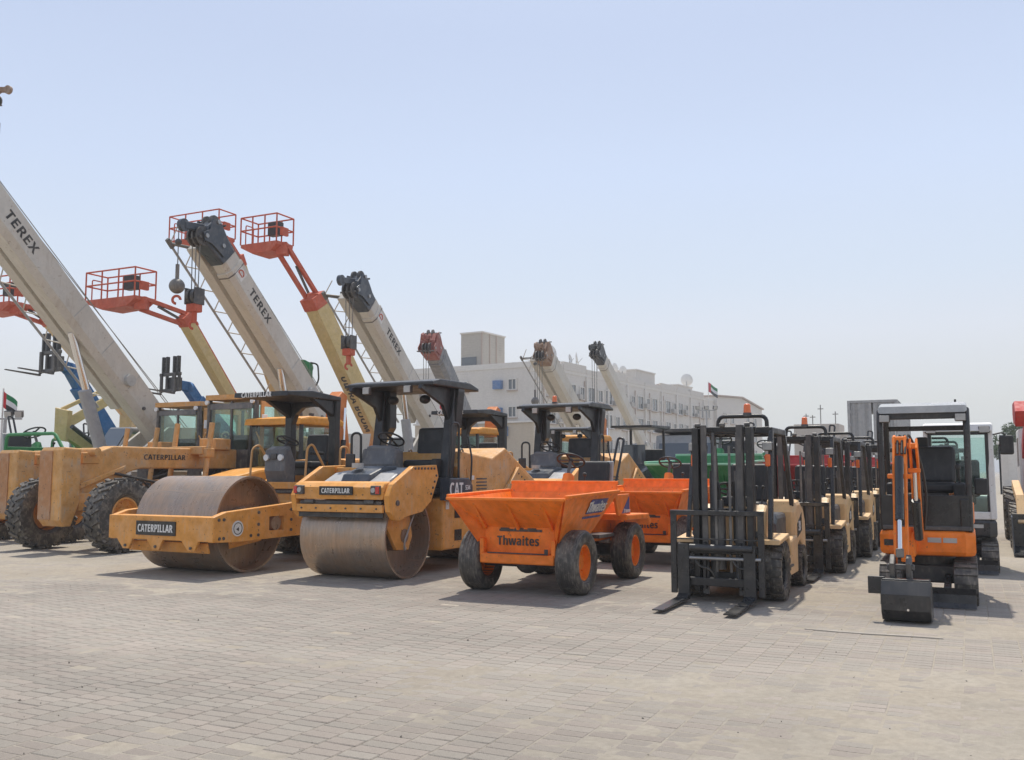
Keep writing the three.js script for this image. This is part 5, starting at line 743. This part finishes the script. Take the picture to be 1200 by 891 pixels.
{ // lighting columns and flags
  const mast = (label, px, py, z, arms) => { const o = thing('floodlight_column', label, 'lamp post', 'floodlight columns'), p = wp(px, py, z); o.position.set(p.x, 0, p.z); part('column', o, M.grey, C(.11, p.y, 'y', 0, p.y / 2, 0, 12, .07)); part('cross_arm', o, M.grey, B(1.5, .08, .08, 0, p.y, 0)); for (const x of arms) { const l = part('floodlight', o, M.dark, B(.34, .3, .22, x, p.y + .22, 0, .3, (x) * .5)); part('lens', l, M.lampGrey, B(.28, .24, .01, x, p.y + .19, .115, .3, x * .5)); } return o; };
  mast('floodlight column with three lamps before the flats', 828, 481, 75, [-.7, 0, .7]); mast('floodlight column with two lamps beside the flagpole by the red skip', 6, 491, 42, [.15, .62]);
  const flag = (label, px, pyTop, z, h) => { const o = thing('flag', label, 'flag', 'tricolour flags'), p = wp(px, pyTop, z); o.position.set(p.x, 0, p.z); part('flagpole', o, M.white, C(.05, p.y + .1, 'y', 0, (p.y + .1) / 2, 0, 10, .035)); const w = h * .95, fold = (x) => .12 * h * Math.sin(x * 7 / w) , droop = x => -.75 * x;
    const strip = (x0, x1, y0, y1, m) => { const n = 8, pos = []; const P = (x, y) => [x, p.y + y + droop(x), fold(x)]; for (let i = 0; i < n; i++) { const a = x0 + (x1 - x0) * i / n, c2 = x0 + (x1 - x0) * (i + 1) / n; for (const v of [P(a, y0), P(c2, y0), P(c2, y1), P(a, y0), P(c2, y1), P(a, y1)]) pos.push(...v); } const g = new THREE.BufferGeometry(); g.setAttribute('position', new THREE.Float32BufferAttribute(pos, 3)); g.computeVertexNormals(); g.setAttribute('uv', new THREE.Float32BufferAttribute(new Float32Array(pos.length / 3 * 2), 2)); return part('band', o, m, g); };
    const cl = (r, g, bl) => new THREE.MeshStandardMaterial({ color: new THREE.Color(r, g, bl), roughness: .9, side: THREE.DoubleSide }); strip(0, w * .27, -h, 0, cl(.5, .02, .03)); strip(w * .27, w, -h / 3, 0, cl(.01, .2, .07)); strip(w * .27, w, -h * 2 / 3, -h / 3, cl(.75, .75, .75)); strip(w * .27, w, -h, -h * 2 / 3, cl(.02, .02, .02)); return o; };
  flag('four colour flag over the flats above the big dish', 830, 448, 132, 1.35); flag('four colour flag on a pole by the lighting column and red skip', 4, 458, 42, .72); flag('four colour flag seen under the double drum roller canopy', 515, 463, 60, .85);
}
{ // boundary wall and trees at the far side, dusty hose on the paving
  const o = thing('boundary_wall', 'low white boundary wall with trees behind it, past the loaders', 'wall'); const p = wp(1240, 552, 62).setY(0); place(o, p, 0, 0, 0); part('panel', o, MB.trim, b(24, 3.3, .25, 8.2, 1.65, 0)); for (let i = 0; i < 7; i++) part('pier', o, MB.wall, b(.4, 3.5, .4, -3.6 + i * 3.9, 1.75, .08)); part('coping', o, MB.trim, b(24.2, .12, .36, 8.2, 3.36, 0));
  const leafM = new THREE.MeshPhysicalMaterial({ color: new THREE.Color(.075, .11, .045), roughness: .9, transmission: .25, thickness: 0, side: THREE.DoubleSide }), barkM = paint(.10, .075, .055, { chips: 0 });
  [[1194, 66, 4.6], [1212, 68, 5.2], [1240, 67, 5.0]].forEach(([px, z, h], i) => { const t = thing('tree', ['bushy tree behind the white wall under the red bucket', 'taller bushy tree behind the white wall past the red bucket', 'tree behind the boundary wall at the far corner'][i], 'tree', 'trees behind the wall'), q = wp(px, 552, z).setY(0); t.position.copy(q); part('trunk', t, barkM, [CR([0, 0, 0], [.1, h * .55, 0], .16, .10), CR([.1, h * .5, 0], [.9, h * .8, .2], .08, .03), CR([.1, h * .5, 0], [-.8, h * .82, -.2], .08, .03)]); const pos = []; for (let k = 0; k < 2600; k++) { const cl = [[0, .86, 0, 1], [.9, .72, .3, .8], [-.9, .74, -.2, .85], [.2, .66, -.7, .8], [-.4, .95, .2, .6], [1.4, .6, 0, .5], [-1.5, .62, .2, .5]][k % 7], a = rnd() * 6.283, u = rnd() * 2 - 1, r = cl[3] * 1.15 * Math.cbrt(rnd()), s = Math.sqrt(1 - u * u), c = V(cl[0] + r * s * Math.cos(a), h * cl[1] + r * u * .8, cl[2] + r * s * Math.sin(a)), e = () => V(rnd() - .5, rnd() - .5, rnd() - .5).multiplyScalar(.36), d1 = e(), d2 = e(); pos.push(...c.toArray(), ...c.clone().add(d1).toArray(), ...c.clone().add(d2).toArray()); } const g = new THREE.BufferGeometry(); g.setAttribute('position', new THREE.Float32BufferAttribute(pos, 3)); g.computeVertexNormals(); g.setAttribute('uv', new THREE.Float32BufferAttribute(new Float32Array(pos.length / 3 * 2), 2)); part('crown', t, leafM, g); });
  const h = thing('dusty_hose', 'dust coloured hose lying across the paving near the bucket', 'hose'); const A = gp(944, 738), Bq = gp(1106, 750), pts = []; for (let i = 0; i <= 8; i++) { const t = i / 8; pts.push(A.clone().lerp(Bq, t).add(V(0, .003, .03 * Math.sin(t * 5)))); } const dustM = paint(.385, .338, .275, { dust: .3, chips: 0, rough: 1 }); part('tube', h, dustM, TB(pts, .011, .15)); 
}
scene.fog = new THREE.FogExp2(new THREE.Color(.80, .82, .84), .0012);
// ---------------------------------------------------------------- shadows and render
scene.traverse(o => { if (o.isMesh) { o.castShadow = true; o.receiveShadow = true; } });
scene.updateMatrixWorld(true);
renderer.render(scene, camera);
